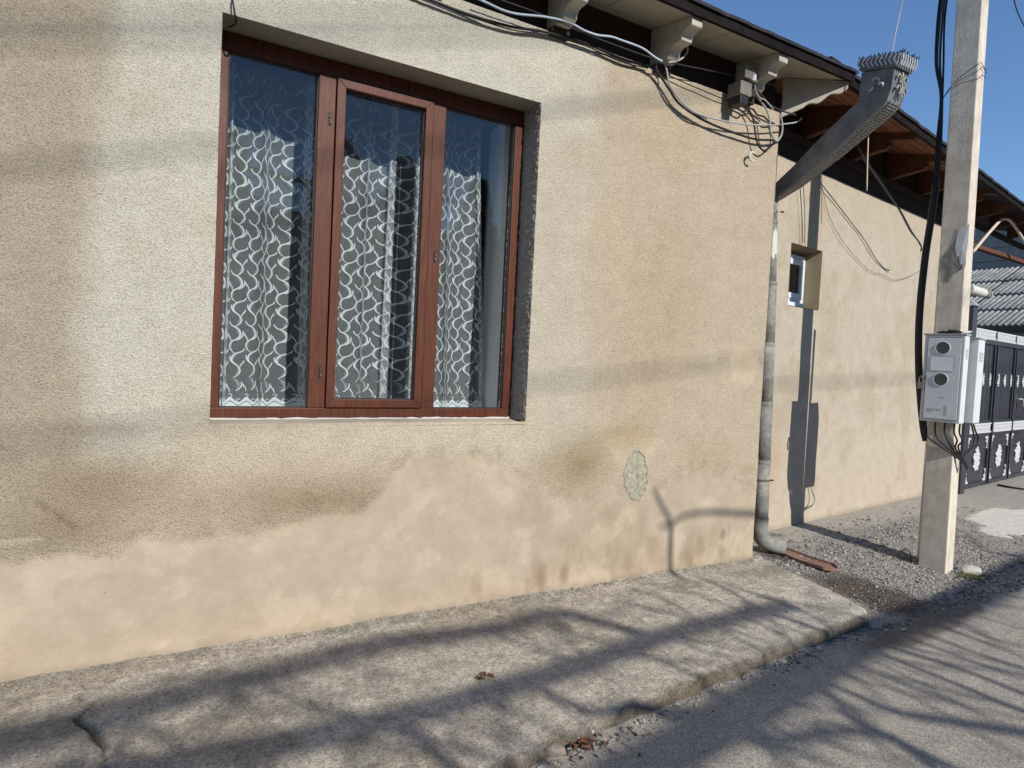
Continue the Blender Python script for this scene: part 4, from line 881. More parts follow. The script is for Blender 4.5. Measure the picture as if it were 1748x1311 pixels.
# meter boxes
def meter_box(name, label, x0, x1, y0, y1, z0, z1, facing):
    t = thing(name, label, 'meter box', (1.4406, -0.5644, -0.07), A10, 'meter boxes on the pole')
    body = MB().box(x0, x1, y0, y1, z0, z1).build('cabinet', mBOX, t, bevel=0.004)
    fxx = x0 if facing < 0 else x1; s = -1 if facing < 0 else 1
    def slab(a, b, c, d, p, q): return MB().box(min(fxx+s*p, fxx+s*q), max(fxx+s*p, fxx+s*q), a, b, c, d)
    MB().hexa([(x0-0.008, y0-0.008, z1), (x1+0.004, y0-0.008, z1), (x1+0.004, y1+0.006, z1), (x0-0.008, y1+0.006, z1), (x0-0.010, y0-0.010, z1+0.012), (x1+0.004, y0-0.010, z1+0.012), (x1+0.004, y1+0.006, z1+0.014), (x0-0.010, y1+0.006, z1+0.014)]).build('lid', mBOXD, t, bevel=0.002)
    door = slab(y0+0.018, y1-0.026, z0+0.022, z1-0.020, 0.003, 0.009).build('door', mBOX, t, bevel=0.002)
    seam = MB()
    for e in ((y0+0.0155, y0+0.018, z0+0.02, z1-0.018), (y1-0.0262, y1-0.0225, z0+0.02, z1-0.018), (y0+0.018, y1-0.026, z0+0.0195, z0+0.022), (y0+0.018, y1-0.026, z1-0.020, z1-0.0175)):
        a = (min(fxx+s*0.0005, fxx+s*0.004), max(fxx+s*0.0005, fxx+s*0.004)); seam.box(a[0], a[1], *e)
    seam.build('door_gap', mGASKET, t)
    yc = (y0+y1)/2+0.006; 
    if facing < 0:
        for zc in (z0+0.555, z0+0.320):
            ringv = MB().tube([(fxx-0.0085, yc, zc), (fxx-0.0125, yc, zc)], 0.045, 28).build('meter_window', mPORT, door)
            rg = [(fxx-0.0115, yc+0.047*math.cos(a), zc+0.047*math.sin(a)) for a in np.linspace(0, 2*math.pi, 33)]
            MB().tube(rg, 0.0025, 6, cap=False).build('rim', mBOX, door)
        MB().box(fxx-0.0112, fxx-0.0085, yc-0.083, yc+0.073, z0+0.385, z0+0.495).build('plate', mPLATE, door, bevel=0.001)
        pl = MB()
        for e in ((yc-0.085, yc+0.075, z0+0.384, z0+0.3865), (yc-0.085, yc+0.075, z0+0.4935, z0+0.496), (yc-0.085, yc-0.0825, z0+0.386, z0+0.494), (yc+0.0725, yc+0.075, z0+0.386, z0+0.494)): pl.box(fxx-0.0122, fxx-0.0112, *e)
        pl.build('plate_border', mBOXD, door)
        for (a, b, c, d) in ((-0.055, -0.035, 0.055, 0.125), (-0.02, 0.035, 0.085, 0.10), (0.04, 0.075, 0.07, 0.10), (-0.03, 0.0, 0.18, 0.19)): MB().box(fxx-0.0098, fxx-0.0088, yc+a, yc+b, z0+c, z0+d).build('sticker_mark', mBOXD, door)
        hp = MB().box(fxx-0.020, fxx-0.001, y1-0.034, y1+0.006, z0+0.318, z0+0.342).build('hasp', mSTEEL, t, bevel=0.003)
        pdk = MB().box(fxx-0.036, fxx-0.014, y1-0.024, y1+0.020, z0+0.24, z0+0.295).build('padlock', mSTEEL, t, bevel=0.005)
        MB().tube([(fxx-0.025, y1-0.016+0.0, z0+0.293), (fxx-0.025, y1-0.016, z0+0.325), (fxx-0.025, y1-0.002, z0+0.340), (fxx-0.025, y1+0.012, z0+0.325), (fxx-0.025, y1+0.012, z0+0.293)], 0.004, 7).build('shackle', mSTEEL, pdk)
    lv = MB()
    for k in range(7): lv.box(x0+0.035, x1-0.03, y0-0.0035, y0-0.0008, z1-0.10-k*0.011, z1-0.104-k*0.011)
    lv.build('louvre', mBOXD, t)
    return t
meter_box('meter_box', 'grey meter box with two round glass ports facing the viewer', -0.212, -0.10, -0.136, 0.126, 1.15, 1.80, -1)
meter_box('meter_box', 'second grey meter box behind the first, showing only its back and white side', 0.098, 0.262, -0.145, 0.10, 1.145, 1.79, 1)
# cables below the boxes
LOW = [((-0.17, 0.09), (-0.12, 0.03, 1.02)), ((-0.16, 0.03), (-0.13, -0.01, 1.0)), ((-0.15, -0.03), (-0.13, -0.05, 1.0)), ((-0.14, -0.09), (-0.12, -0.09, 1.03)), ((-0.125, -0.12), (-0.1, -0.12, 1.03))]
nm = ['farthest from the road', 'second from the wall side', 'middle', 'second from the road side', 'nearest the road']
for i, ((xx, yy), mid) in enumerate(LOW):
    cable('box_cable', 'short black cable hanging under the front meter box, '+nm[i], [(xx, yy, 1.155), (xx, yy, 1.08), (xx+0.01, yy-0.02, 1.02), (xx+0.04, -0.06-0.012*i, 0.93+0.01*i), (-0.03, -0.135, 0.85+0.006*i), (0.02, -0.15, 0.80+0.006*i), (0.05, -0.12, 0.84), (0.09, -0.06, 0.95)], 0.0065, mBLACK, PF, 'cables under the meter boxes')
for i, (xx, yy) in enumerate(((0.14, -0.12), (0.20, -0.12))):
    cable('box_cable', 'looped black cable under the rear meter box, '+('nearer the pole' if i == 0 else 'farther from the pole'), [(xx, yy, 1.15), (xx+0.03, yy-0.01, 1.09), (xx+0.05+0.04*i, yy-0.02, 1.02), (xx+0.02+0.04*i, yy-0.02, 0.965), (xx-0.05, yy-0.01, 0.94), (0.02, -0.125, 0.92-0.02*i)], 0.0065, mBLACK, PF, 'cables under the meter boxes')
# scrap on top of the box, wire loop and cable cover foot
rg = MB(); rg.blob((-0.15, -0.05, 1.832), (0.03, 0.055, 0.018), 5, 0.35); rg.blob((-0.14, 0.03, 1.824), (0.02, 0.05, 0.012), 6, 0.3)
o = rg.build('rag', mBLACK); o.matrix_world = PF; tag(o, 'crumpled dark rag lying on top of the front meter box', 'rag')
o = MB().blob((-0.13, -0.11, 1.828), (0.025, 0.04, 0.014), 8, 0.35).build('paper_scrap', mPAPER); o.matrix_world = PF; tag(o, 'crumpled pale scrap beside the rag on the front meter box', 'scrap')
cable('wire_loop', 'small black wire loop sticking out of the ground by the pole foot', [(1.27,-0.40,-0.09),(1.255,-0.39,-0.02),(1.265,-0.385,0.03),(1.30,-0.41,0.05),(1.325,-0.43,0.01),(1.33,-0.435,-0.07)], 0.005, mBLACK)

# ================================================================== CABLES AT THE EAVES
cable('wall_cable', 'twisted black cable clipped along the top of the house wall', [(-3.2,-0.03,3.22),(-2.739,-0.03,3.191),(-2.523,-0.03,3.184),(-2.275,-0.03,3.196),(-2.049,-0.03,3.231),(-1.765,-0.03,3.246),(-1.501,-0.03,3.233),(-1.283,-0.03,3.242)], 0.0075, mBLACK)
cable('wall_cable', 'thin black cable sagging just under the twisted wall cable', [(-2.6,-0.022,3.18),(-2.275,-0.022,3.185),(-2.049,-0.022,3.221),(-1.765,-0.022,3.238),(-1.501,-0.022,3.218),(-1.283,-0.022,3.236)], 0.0035, mBLACK)
cable('sagging_cable', 'heavy black cable sagging below the second corbel towards the corner', [(-1.283,-0.04,3.240),(-1.202,-0.04,3.21),(-1.11,-0.04,3.14),(-1.016,-0.04,3.073),(-0.802,-0.04,3.021),(-0.522,-0.04,3.002),(-0.287,-0.04,3.004),(-0.10,-0.04,3.035),(0.05,0.05,3.06)], 0.0075, mBLACK)
cable('sagging_cable', 'thin dark cable beside the heavy sagging one', [(-1.267,-0.05,3.245),(-1.185,-0.05,3.19),(-1.08,-0.05,3.10),(-0.95,-0.05,3.045),(-0.78,-0.05,3.03)], 0.004, mDKCABLE)
cable('grey_cable', 'grey cable hanging in a long loop past the house corner', [(-1.20,-0.07,3.30),(-1.17,-0.07,3.23),(-1.127,-0.07,3.139),(-0.968,-0.07,3.05),(-0.808,-0.07,3.034),(-0.505,-0.07,3.056),(-0.212,-0.07,3.109),(0.003,-0.07,3.168),(0.097,-0.07,3.201),(0.146,-0.07,3.237)], 0.0055, mGREYC)
cable('pale_cable', 'pale blue cable strung under the eaves from corbel to corbel', [(-3.0,-0.1,3.27),(-2.52,-0.1,3.240),(-2.318,-0.1,3.228),(-2.098,-0.1,3.271),(-1.942,-0.1,3.288),(-1.83,-0.1,3.275),(-1.736,-0.1,3.277),(-1.64,-0.1,3.295),(-1.564,-0.1,3.297),(-1.406,-0.1,3.296),(-1.30,-0.1,3.27),(-1.24,-0.1,3.262)], 0.006, mBLUEC)
cable('grey_cable', 'short grey loop curling up beside the second corbel', [(-1.19,-0.1,3.268),(-1.13,-0.1,3.29),(-1.075,-0.1,3.325),(-1.035,-0.1,3.377),(-1.045,-0.1,3.41),(-1.075,-0.1,3.43)], 0.0065, mGREYC)
cable('thin_cable', 'thin taut grey wire under the eaves from the corbels to the hip', [(-2.5,-0.09,3.28),(-2.111,-0.09,3.283),(-1.811,-0.09,3.266),(-1.371,-0.09,3.264),(-1.181,-0.09,3.276),(-0.584,-0.09,3.345),(-0.20,-0.12,3.37)], 0.0035, mDKCABLE)
cable('thin_cable', 'thin black wire between second corbel and junction box', [(-1.21,-0.03,3.247),(-0.993,-0.03,3.223),(-0.529,-0.03,3.199)], 0.0035, mBLACK)
cable('drop_loop', 'black cable loop hanging lowest beside the house corner', [(-0.50,-0.05,3.20),(-0.40,-0.05,3.184),(-0.350,-0.05,3.14),(-0.325,-0.05,3.085),(-0.305,-0.05,3.02),(-0.275,-0.05,2.965),(-0.214,-0.05,2.94),(-0.15,-0.05,2.975),(-0.08,-0.03,3.04)], 0.006, mBLACK)
cable('drop_loop', 'grey cable hanging in a hook shape at the house corner', [(-0.391,-0.09,3.276),(-0.329,-0.09,3.244),(-0.25,-0.09,3.19),(-0.215,-0.09,3.12),(-0.195,-0.09,3.05),(-0.135,-0.09,3.01),(-0.090,-0.09,3.06),(-0.083,-0.09,3.12),(-0.10,-0.09,3.17),(-0.122,-0.09,3.192)], 0.0065, mGREYC)
cable('twisted_pair', 'twisted black wires curling under the junction box to the corner', [(-0.552,-0.05,3.203),(-0.526,-0.05,3.17),(-0.444,-0.05,3.155),(-0.40,-0.05,3.185),(-0.347,-0.05,3.192),(-0.30,-0.05,3.165),(-0.236,-0.05,3.169),(-0.18,-0.05,3.15),(-0.08,-0.02,3.16)], 0.006, mBLACK)
cable('box_lead', 'dark lead running from the junction box towards the hip board', [(-0.44,-0.13,3.34),(-0.40,-0.12,3.29),(-0.31,-0.11,3.255),(-0.25,-0.1,3.235),(-0.107,-0.1,3.222),(0.04,-0.1,3.228)], 0.0055, mDKCABLE)
cable('box_lead', 'grey lead beside the dark one below the junction box', [(-0.46,-0.13,3.35),(-0.42,-0.13,3.27),(-0.37,-0.12,3.245),(-0.30,-0.11,3.245),(-0.2,-0.1,3.21)], 0.0045, mGREYC)
cable('window_cable', 'thin black cable dangling over the top left corner of the big window', [(-3.62,-0.02,3.05),(-3.66,-0.03,2.93),(-3.655,-0.035,2.86),(-3.64,0.02,2.83),(-3.66,0.10,2.84)], 0.004, mBLACK)
# junction box under the third corbel
jb = thing('junction_box', 'old grey fuse box with a white insulator under the third corbel', 'junction box', (-0.52, -0.10, 3.2))
MB().box(-0.055, 0.045, -0.065, 0.02, 0.115, 0.205).build('fuse_carrier', mOLDBOX, jb, bevel=0.006)
MB().box(-0.075, 0.035, -0.05, 0.06, 0.01, 0.100).build('housing', mOLDBOX, jb, bevel=0.006)
MB().box(-0.065, 0.01, -0.045, 0.06, -0.045, 0.008).build('base_block', mBLACK, jb, bevel=0.004)
MB().tube([(0.028, -0.06, 0.112), (0.030, -0.066, 0.150)], [0.017, 0.015], 12).build('insulator', mWHITE, jb)
MB().tube([(0.028, -0.05, 0.135), (0.075, -0.03, 0.128)], 0.022, 12).build('screw_cap', mOLDBOX, jb)
# broken clamp on the wall
hk = thing('wall_clamp', 'small broken pipe clamp fixed to the wall near the house corner', 'clamp', (-0.317, 0, 2.878))
MB().tube([(0.0 + 0.030*math.cos(a), -0.045, 0.0+0.030*math.sin(a)) for a in np.linspace(1.0, 5.2, 12)], 0.007, 8).build('ring', mWHITEPAINT, hk)
MB().tube([(-0.02, 0.01, -0.005), (-0.028, -0.045, -0.002)], 0.009, 8).build('stem', mSTEEL, hk)

# annex wires
cable('annex_drop', 'black cable dropping from the annex eaves to the conduit, upper of two', [(2.95,-0.30,2.70),(2.80,-0.35,2.74),(2.555,-0.35,2.835),(2.30,-0.35,2.97),(2.10,-0.35,3.05),(1.707,-0.35,3.205),(1.398,-0.35,3.325),(1.25,-0.35,3.41)], 0.0065, mBLACK, AF)
cable('annex_drop', 'black cable dropping from the annex eaves to the conduit, lower of two', [(2.93,-0.33,2.69),(2.70,-0.36,2.76),(2.49,-0.36,2.83),(2.20,-0.36,2.985),(2.0,-0.36,3.06),(1.66,-0.36,3.19),(1.43,-0.36,3.27),(1.36,-0.36,3.33),(1.30,-0.36,3.36)], 0.0045, mDKCABLE, AF)
cable('hanging_rod', 'thin pale rod hanging straight down from the annex eaves', [(1.375,-0.4,3.62),(1.40,-0.4,3.3),(1.432,-0.4,3.0)], 0.006, mWHITEC, AF)
cable('shadow_line_wire', 'hair-thin wire standing in for a shadow line drooping across the annex wall', [(1.30,-0.02,3.22),(1.428,-0.02,3.042),(1.565,-0.02,2.854),(1.884,-0.02,2.658),(2.279,-0.02,2.513),(2.552,-0.02,2.458),(2.75,-0.02,2.463),(2.95,-0.02,2.440),(3.128,-0.02,2.445),(3.45,-0.02,2.52),(3.733,-0.02,2.619)], 0.0022, mDKCABLE, AF)  # dark strand modelled in place of a shadow line on the wall
cable('shadow_line_wire', 'thin wire standing in for a shadow line above the small annex window, left of a pair', [(0.93,-0.03,3.2),(0.973,-0.03,3.08),(1.048,-0.03,2.816),(1.101,-0.03,2.545)], 0.003, mDKCABLE, AF)  # this pair of strands stands in for two shadow lines
cable('shadow_line_wire', 'thin wire standing in for a shadow line above the small annex window, right of a pair', [(1.00,-0.03,3.2),(1.035,-0.03,3.08),(1.10,-0.03,2.816),(1.135,-0.03,2.545)], 0.003, mDKCABLE, AF)
cable('hose', 'cream hose arching under the eaves to the right of the pole', [(4.452,-0.3,2.903),(4.903,-0.3,3.177),(5.291,-0.3,3.396),(5.438,-0.3,3.45),(5.669,-0.3,3.474),(6.006,-0.3,3.408),(6.576,-0.3,3.237)], 0.018, mWHITEC, AF, n=10)
cable('mast_wire', 'thin pale wire rising from the hopper crown into the sky', [(0.307,-0.6,3.45),(0.33,-0.6,3.63),(0.398,-0.6,3.93),(0.50,-0.6,4.5)], 0.004, mGREYC)
cable('street_wire', 'thin black wire crossing the sky at the top right', [(1.2,-0.6,4.9),(2.25,-0.4,4.72),(3.19,-0.133,4.755),(6.0,0.5,4.9)], 0.005, mBLACK)
# flue on the end wall of the annex
fl = thing('flue', 'short white boiler flue with a slotted dark cap beyond the pole', 'flue', (5.10, 1.04, 2.545), A8)
MB().tube([(-0.1, 0, 0), (0.42, 0, 0.0)], 0.058, 20).build('tube', mWHITEPAINT, fl, smooth=False)
MB().tube([(0.42, 0, 0), (0.66, 0, 0)], 0.046, 16).build('cap', mBLACK, fl)
for i in range(5): MB().tube([(0.44+i*0.045, 0, 0), (0.462+i*0.045, 0, 0)], 0.054, 16).build('fin', mSTEEL if i % 2 else mWHITEPAINT, fl)

# ================================================================== GATE
gate = thing('gate', 'black sheet-metal gate with white filigree ornaments at the right edge', 'gate', (5.047, 0.957, 0.0), A8)
pst = MB(); pst.box(-0.18, -0.02, -0.04, 0.10, -0.1, 2.32)
po = pst.build('post', mGATE, gate, bevel=0.004)
MB().add([(-0.21,-0.07,2.32),(0.01,-0.07,2.32),(0.01,0.13,2.32),(-0.21,0.13,2.32),(-0.10,0.03,2.42)], [(0,1,4),(1,2,4),(2,3,4),(3,0,4),(3,2,1,0)]).build('post_cap', mCROWN, po)
leafs = [(0.02, 0.86), (0.93, 1.72), (1.78, 2.58), (2.64, 3.44), (3.5, 4.3)]
bar_ = MB(); bar_.box(0.0, 4.32, -0.025, 0.025, 1.885, 1.945); bar_.build('top_rail', mGATE, gate, bevel=0.003)
def filigree(m_, s0, s1, z0, z1, step, y):
    s = s0
    while s+step <= s1+1e-6:
        c = s+step/2; h = (z1-z0)
        for (zc, r) in ((z0+h*0.27, h*0.22), (z0+h*0.73, h*0.22)):
            P_ = [(c+step*0.40*math.cos(a), y, zc+r*math.sin(a)) for a in np.linspace(0, 2*math.pi, 9)]
            m_.tube(P_, 0.0095, 4, cap=False)
        s += step
    m_.box(s0, s1, y-0.006, y+0.006, z0-0.006, z0+0.010); m_.box(s0, s1, y-0.006, y+0.006, z1-0.010, z1+0.004)
for i, (a, b) in enumerate(leafs):
    lf = MB(); lf.box(a, b, 0.0, 0.012, 0.06, 1.88)
    leaf = lf.build('leaf', mGATE, gate)
    stl = MB(); stl.box(a, a+0.04, -0.022, 0.0, 0.04, 1.88); stl.box(b-0.04, b, -0.022, 0.0, 0.04, 1.88); stl.box(a+0.04, b-0.04, -0.022, 0.0, 0.04, 0.085); stl.box(a+0.04, b-0.04, -0.022, 0.0, 0.685, 0.73); stl.box(a+0.04, b-0.04, -0.022, 0.0, 0.862, 0.895)
    stl.build('stile', mGATE, leaf, bevel=0.002)
    rb = MB()
    for k in range(1, 5): xk = a+0.04+(b-a-0.08)*k/5; rb.prism([(xk-0.018, 0.0), (xk, -0.014), (xk+0.018, 0.0)], 0.90, 1.875, 'z')
    rb.build('rib', mGATE, leaf)
    fb = MB(); filigree(fb, a+0.01, b-0.01, 0.738, 0.855, 0.055, -0.030); fb.build('filigree_band', mWHITE, leaf)
    ft = MB(); filigree(ft, a, b+0.03, 1.955, 2.065, 0.055, 0.0); ft.build('filigree_crest', mWHITE, leaf)
    c = (a+b)/2
    for k in range(-1 if i == 0 else -1, 2):                               # row of small rosettes
        cx_ = c+k*0.27; rz_ = MB()
        for dz, w_ in ((0.062, 0.022), (0.03, 0.036), (-0.005, 0.042), (-0.04, 0.036), (-0.07, 0.02)): rz_.blob((cx_+0.008*math.sin(dz*90), -0.016, 1.43+dz), (w_, 0.012, 0.024), int(dz*1000)+k, 0.25)
        rz_.build('rosette', mWHITE, leaf)
    md_ = MB(); rr_ = random.Random(i)
    for k in range(34):
        a_ = k*2.39996; q_ = math.sqrt((k+0.5)/34); md_.blob((c+0.105*q_*math.cos(a_), -0.012, 0.385+0.145*q_*math.sin(a_)), (0.028, 0.012, 0.028), k+i*50, 0.3)
    md_.build('medallion', mWHITE, leaf)
    for sx, cx_ in ((1, a+0.045), (-1, b-0.045)):
        for sz, cz_ in ((1, 0.09), (-1, 0.68)):
            cm_ = MB()
            for u in range(6):
                for v in range(9):
                    du, dv = u*0.024, v*0.027
                    if (du/0.125)+(dv/0.21)**0.8 > 0.80-0.25*math.sin(min(1, du/0.10)*3): continue
                    cm_.blob((cx_+sx*(du+0.012), -0.010, cz_+sz*(dv+0.014)), (0.016, 0.010, 0.018), u*20+v, 0.3)
            if cm_.v: cm_.build('corner_ornament', mWHITE, leaf)
MB().tube([(1.86, -0.02, 1.17), (1.86, -0.07, 1.175), (1.90, -0.085, 1.175), (1.945, -0.085, 1.16), (1.955, -0.08, 1.06)], 0.013, 8).build('handle', mCROWN, gate, smooth=True)
MB().box(1.84, 1.875, -0.024, -0.02, 1.02, 1.24).build('lock_plate', mSTEEL, gate)
cable('ground_cable', 'thin black cable trailing over the ground from the gate', [(6.2,1.05,0.01),(6.25,0.8,0.0),(6.6,0.5,-0.01),(7.2,0.25,-0.03),(8.5,0.0,-0.05)], 0.014, mBLACK)

# ================================================================== YARD BEHIND THE GATE
shed = thing('shed', 'low shed with a grey corrugated roof seen beyond the gate', 'shed', (12, 4, 0))
def row(x0, z0, x1, z1, y0, y1):
    k = int((y1-y0)/0.115*8); vs_ = []; fs = []
    for i in range(k+1):
        y = y0+(y1-y0)*i/k; d = 0.020*math.sin(2*math.pi*y/0.115)
        vs_ += [(x0, y, z0+d), (x1, y, z1+d), (x0, y, z0+d-0.02), (x1, y, z1+d-0.02)]
    for i in range(k): a = i*4; b = a+4; fs += [(a, a+1, b+1, b), (a+2, b+2, b+3, a+3), (a, b, b+2, a+2)]
    return MB().add(vs_, fs)
for i in range(4):
    x0 = -0.02+i*0.78; z0 = 2.62+i*0.78*0.545
    for j in range(6):
        row(x0, z0, x0+0.86, z0+0.86*0.545-0.055, -4.2+j*1.2, -4.2+(j+1)*1.2-0.02).build('roof_sheet', mCORR, shed, smooth=True)
MB().box(0.2, 3.2, -4.0, 2.8, -0.3, 2.45).build('wall', mGREYWALL, shed)
yh = thing('yard_house', 'grey shaded wall rising behind the corrugated shed roof', 'house', (15.6, 5, 0))
MB().box(0, 4, -5.2, 4.5, -0.3, 5.5).build('wall', mGREYWALL, yh)
for k in range(4): MB().box(-0.03, 0.0, -5.2, 4.5, 3.9+k*0.34, 4.22+k*0.34).build('board', mGREYWALL, yh)

# ================================================================== SMALL THINGS ON THE GROUND
def rock(name, label, loc, rad, seed, mat, cat='stone'):
    bm = bmesh.new(); bmesh.ops.create_icosphere(bm, subdivisions=2, radius=1); rr0 = random.Random(seed); off = rr0.uniform(0, 50)
    for v in bm.verts:
        k = 0.78+0.5*float(fbm(np.array(v.co.x*1.6+off), np.array(v.co.y*1.6+v.co.z*2.1), seed)); v.co = Vector((v.co.x*rad[0], v.co.y*rad[1], v.co.z*rad[2]))*k
    me = bpy.data.meshes.new(name); bm.to_mesh(me); bm.free(); me.materials.append(mat); o = bpy.data.objects.new(name, me); col.objects.link(o); o.location = loc; o.rotation_euler = (0.2, 0.1, rr0.uniform(0, 3))
    return tag(o, label, cat)
rock('stone', 'rounded grey-brown stone beside the dry leaves at the kerb', (-2.57, -1.20, -0.099), (0.045, 0.03, 0.024), 1, mSTONE2)
rock('stone', 'whitest small stone against the kerb above the dry leaves', (-2.47, -1.135, -0.099), (0.020, 0.016, 0.014), 2, mSTONE)
rock('stone', 'small white stone touching the kerb, farther left of the leaves', (-2.36, -1.155, -0.101), (0.015, 0.014, 0.012), 3, mSTONE)
rock('stone', 'tiny white stone on the kerb lip near the leaves', (-2.44, -1.165, -0.102), (0.013, 0.012, 0.010), 4, mSTONE)
rock('stone', 'broken pale block lying at the foot of the utility pole', (1.62, -0.72, -0.070), (0.075, 0.045, 0.05), 5, mSTONE)
rock('stone', 'little pale stone on the asphalt by the pavement end', (0.02, -1.10, -0.106), (0.018, 0.011, 0.009), 6, mSTONE)
rock('stone', 'grey stone by the broken kerb near the pavement end', (-0.72, -1.055, -0.103), (0.022, 0.017, 0.013), 7, mSTONE)
rock('stone', 'pale chip of concrete by the middle of the kerb', (-1.05, -1.075, -0.105), (0.017, 0.014, 0.010), 8, mSTONE)
def leaves(label, c, n_, spread, seed):
    rr0 = random.Random(seed); m_ = MB()
    for i in range(n_):
        x, y = c[0]+rr0.gauss(0, spread), c[1]+rr0.gauss(0, spread*0.45); a = rr0.uniform(0, 6.28); L_ = rr0.uniform(0.014, 0.03); W_ = L_*0.35; z = c[2]+rr0.uniform(0.002, 0.014)
        t = Vector((math.cos(a), math.sin(a), 0)); s = Vector((-t.y, t.x, 0)); p = Vector((x, y, z)); cu = rr0.uniform(0.004, 0.012)
        m_.add([p-t*L_, p-t*L_*0.2+s*W_+Vector((0,0,cu)), p+t*L_+Vector((0,0,cu*0.6)), p-t*L_*0.2-s*W_+Vector((0,0,cu)), p+Vector((0,0,-0.001))], [(0,4,1),(1,4,2),(2,4,3),(3,4,0)])
    return tag(m_.build('dry_leaves', mLEAF), label, 'leaves')
leaves('small heap of dry brown leaves by the stone at the kerb', (-2.43, -1.205, -0.110), 22, 0.04, 3)
leaves('few dry brown leaves in the middle of the pavement', (-2.62, -0.70, -0.038), 7, 0.018, 5)
pts = []
for i in range(420):
    a = random.uniform(0, 6.28); r0 = random.gauss(0.0, 0.06)
    x = 1.56+0.13*random.gauss(0, 0.6); y = -0.76+0.06*random.gauss(0, 0.8); pts.append((x, y, float(verge_z(x, y))+0.004))
scatter('moss', pts, mMOSS, 0.004, 0.013, label='low green moss growing at the foot of the utility pole', cat='moss')

# ================================================================== WHAT CASTS THE SHADOWS FROM ACROSS THE STREET
SV = Vector((0.062, -1.0, 0.57))
tree = thing('bare_tree', 'bare pollarded tree across the road whose branch shadows cross the pavement', 'tree', (3.25, -6.75, -0.15))
rr0 = random.Random(11); TR = Vector((3.25, -6.75, -0.15)); KS = 0.68
def lift(g, s, z=-0.10): return Vector((g[0], g[1], z))+SV*s*KS-TR
def limb(gpts, s0, s1, r0, r1, z=-0.10, twigs=0, name='limb'):
    nn = len(gpts); P3 = catmull([lift(g, s0+(s1-s0)*i/(nn-1), z) for i, g in enumerate(gpts)], 5); m = len(P3)
    o = MB().tube(P3, [r0+(r1-r0)*i/(m-1) for i in range(m)], 8).build(name, mBARK, tree, smooth=True)
    if twigs:
        tm = MB()
        for k in range(twigs):
            i = rr0.randrange(m-1); p = P3[i]; d = Vector((rr0.uniform(-0.8, 0.8), rr0.uniform(-0.6, 0.6), rr0.uniform(-0.7, 0.9))).normalized(); L_ = rr0.uniform(0.25, 0.7)
            if d.y+d.z/0.57 > -0.05: d = -d
            e = p+d*L_; mm = p+d*L_*0.5+Vector((rr0.gauss(0, .05), rr0.gauss(0, .05), rr0.gauss(0, .05)))
            tm.tube([p, mm, e], [0.013, 0.010, 0.004], 5)
            if rr0.random() < 0.7:
                d2 = (d+Vector((rr0.gauss(0, .5), rr0.gauss(0, .5), rr0.gauss(0, .5)))).normalized()
                if d2.y+d2.z/0.57 > 0: d2 = -d2
                tm.tube([mm, mm+d2*L_*0.5], [0.006, 0.002], 5)
        tm.build('twigs', mBARK, o)
    return o
MB().tube(catmull([(0.1, 0, -0.6), (0.0, 0.0, 0.6), (-0.05, 0.02, 1.6), (0.0, 0.05, 2.6), (-0.05, 0.0, 3.5)], 5), [0.30]+[0.24]*5+[0.20]*6+[0.17]*8+[0.13], 12).build('trunk', mBARK, tree, smooth=True)
limb([(2.95,-0.66),(2.621,-0.689),(0.936,-0.912),(-0.13,-0.97),(-1.126,-1.145),(-1.839,-1.271),(-2.195,-1.33),(-2.547,-1.374),(-3.4,-1.55)], 9.0, 8.2, 0.10, 0.062, -0.15, 24)
limb([(-0.45,-0.66),(-0.703,-0.652),(-1.375,-0.651),(-2.097,-0.746),(-2.845,-0.805),(-3.25,-0.812),(-3.565,-0.785),(-3.9,-0.75),(-4.3,-0.70),(-4.8,-0.62)], 8.6, 7.8, 0.046, 0.055, -0.05, 18)
limb([(-0.576,-1.029),(-0.64,-0.85),(-0.694,-0.606),(-0.66,-0.3),(-0.668,-0.052)], 8.7, 8.5, 0.024, 0.012, -0.05, 2)
limb([(-0.513,-0.987),(-0.465,-0.803),(-0.523,-0.467),(-0.6,-0.2)], 8.7, 8.4, 0.016, 0.010, -0.05, 1)
limb([(-1.147,-1.10),(-1.147,-0.938),(-1.205,-0.576),(-1.404,-0.301)], 8.6, 8.3, 0.014, 0.008, -0.05, 2)
limb([(-1.206,-0.665),(-1.17,-0.3),(-1.276,-0.04)], 8.5, 8.3, 0.014, 0.010, -0.05, 1)
limb([(-1.6,-0.68),(-1.901,-0.228),(-2.301,-0.266),(-2.951,-0.202),(-3.479,-0.278),(-3.758,-0.31),(-4.1,-0.375),(-4.277,-0.39),(-4.6,-0.42)], 10.5, 11.5, 0.040, 0.072, -0.03, 26)
limb([(-3.2,-0.81),(-3.082,-0.869),(-3.026,-1.025),(-2.984,-1.238),(-2.95,-1.5)], 8.0, 8.3, 0.026, 0.034, -0.06, 0)
limb([(-2.45,-0.78),(-2.397,-0.864),(-2.32,-1.063),(-2.12,-1.10),(-1.956,-1.215),(-1.803,-1.30)], 8.0, 8.4, 0.018, 0.034, -0.08, 2)
limb([(-1.1,-1.15),(-1.013,-1.326),(-0.987,-1.544),(-0.82,-1.715),(-0.573,-1.951)], 8.6, 8.6, 0.020, 0.034, -0.15, 1)
limb([(-0.6,-1.05),(-0.453,-1.165),(-0.41,-1.51),(-0.394,-1.88)], 8.7, 8.6, 0.016, 0.026, -0.15, 1)
limb([(-0.4,-1.02),(-0.313,-1.149),(-0.205,-1.466),(-0.194,-1.801)], 8.7, 8.7, 0.014, 0.024, -0.15, 1)
limb([(-1.839,-1.271),(-1.695,-1.46),(-1.402,-1.529),(-1.232,-1.635),(-1.198,-1.904)], 8.5, 8.4, 0.030, 0.026, -0.15, 2)
limb([(-1.121,-1.20),(-1.121,-1.337),(-1.238,-1.532),(-1.206,-1.672),(-1.265,-1.872)], 8.6, 8.4, 0.022, 0.030, -0.15, 1)
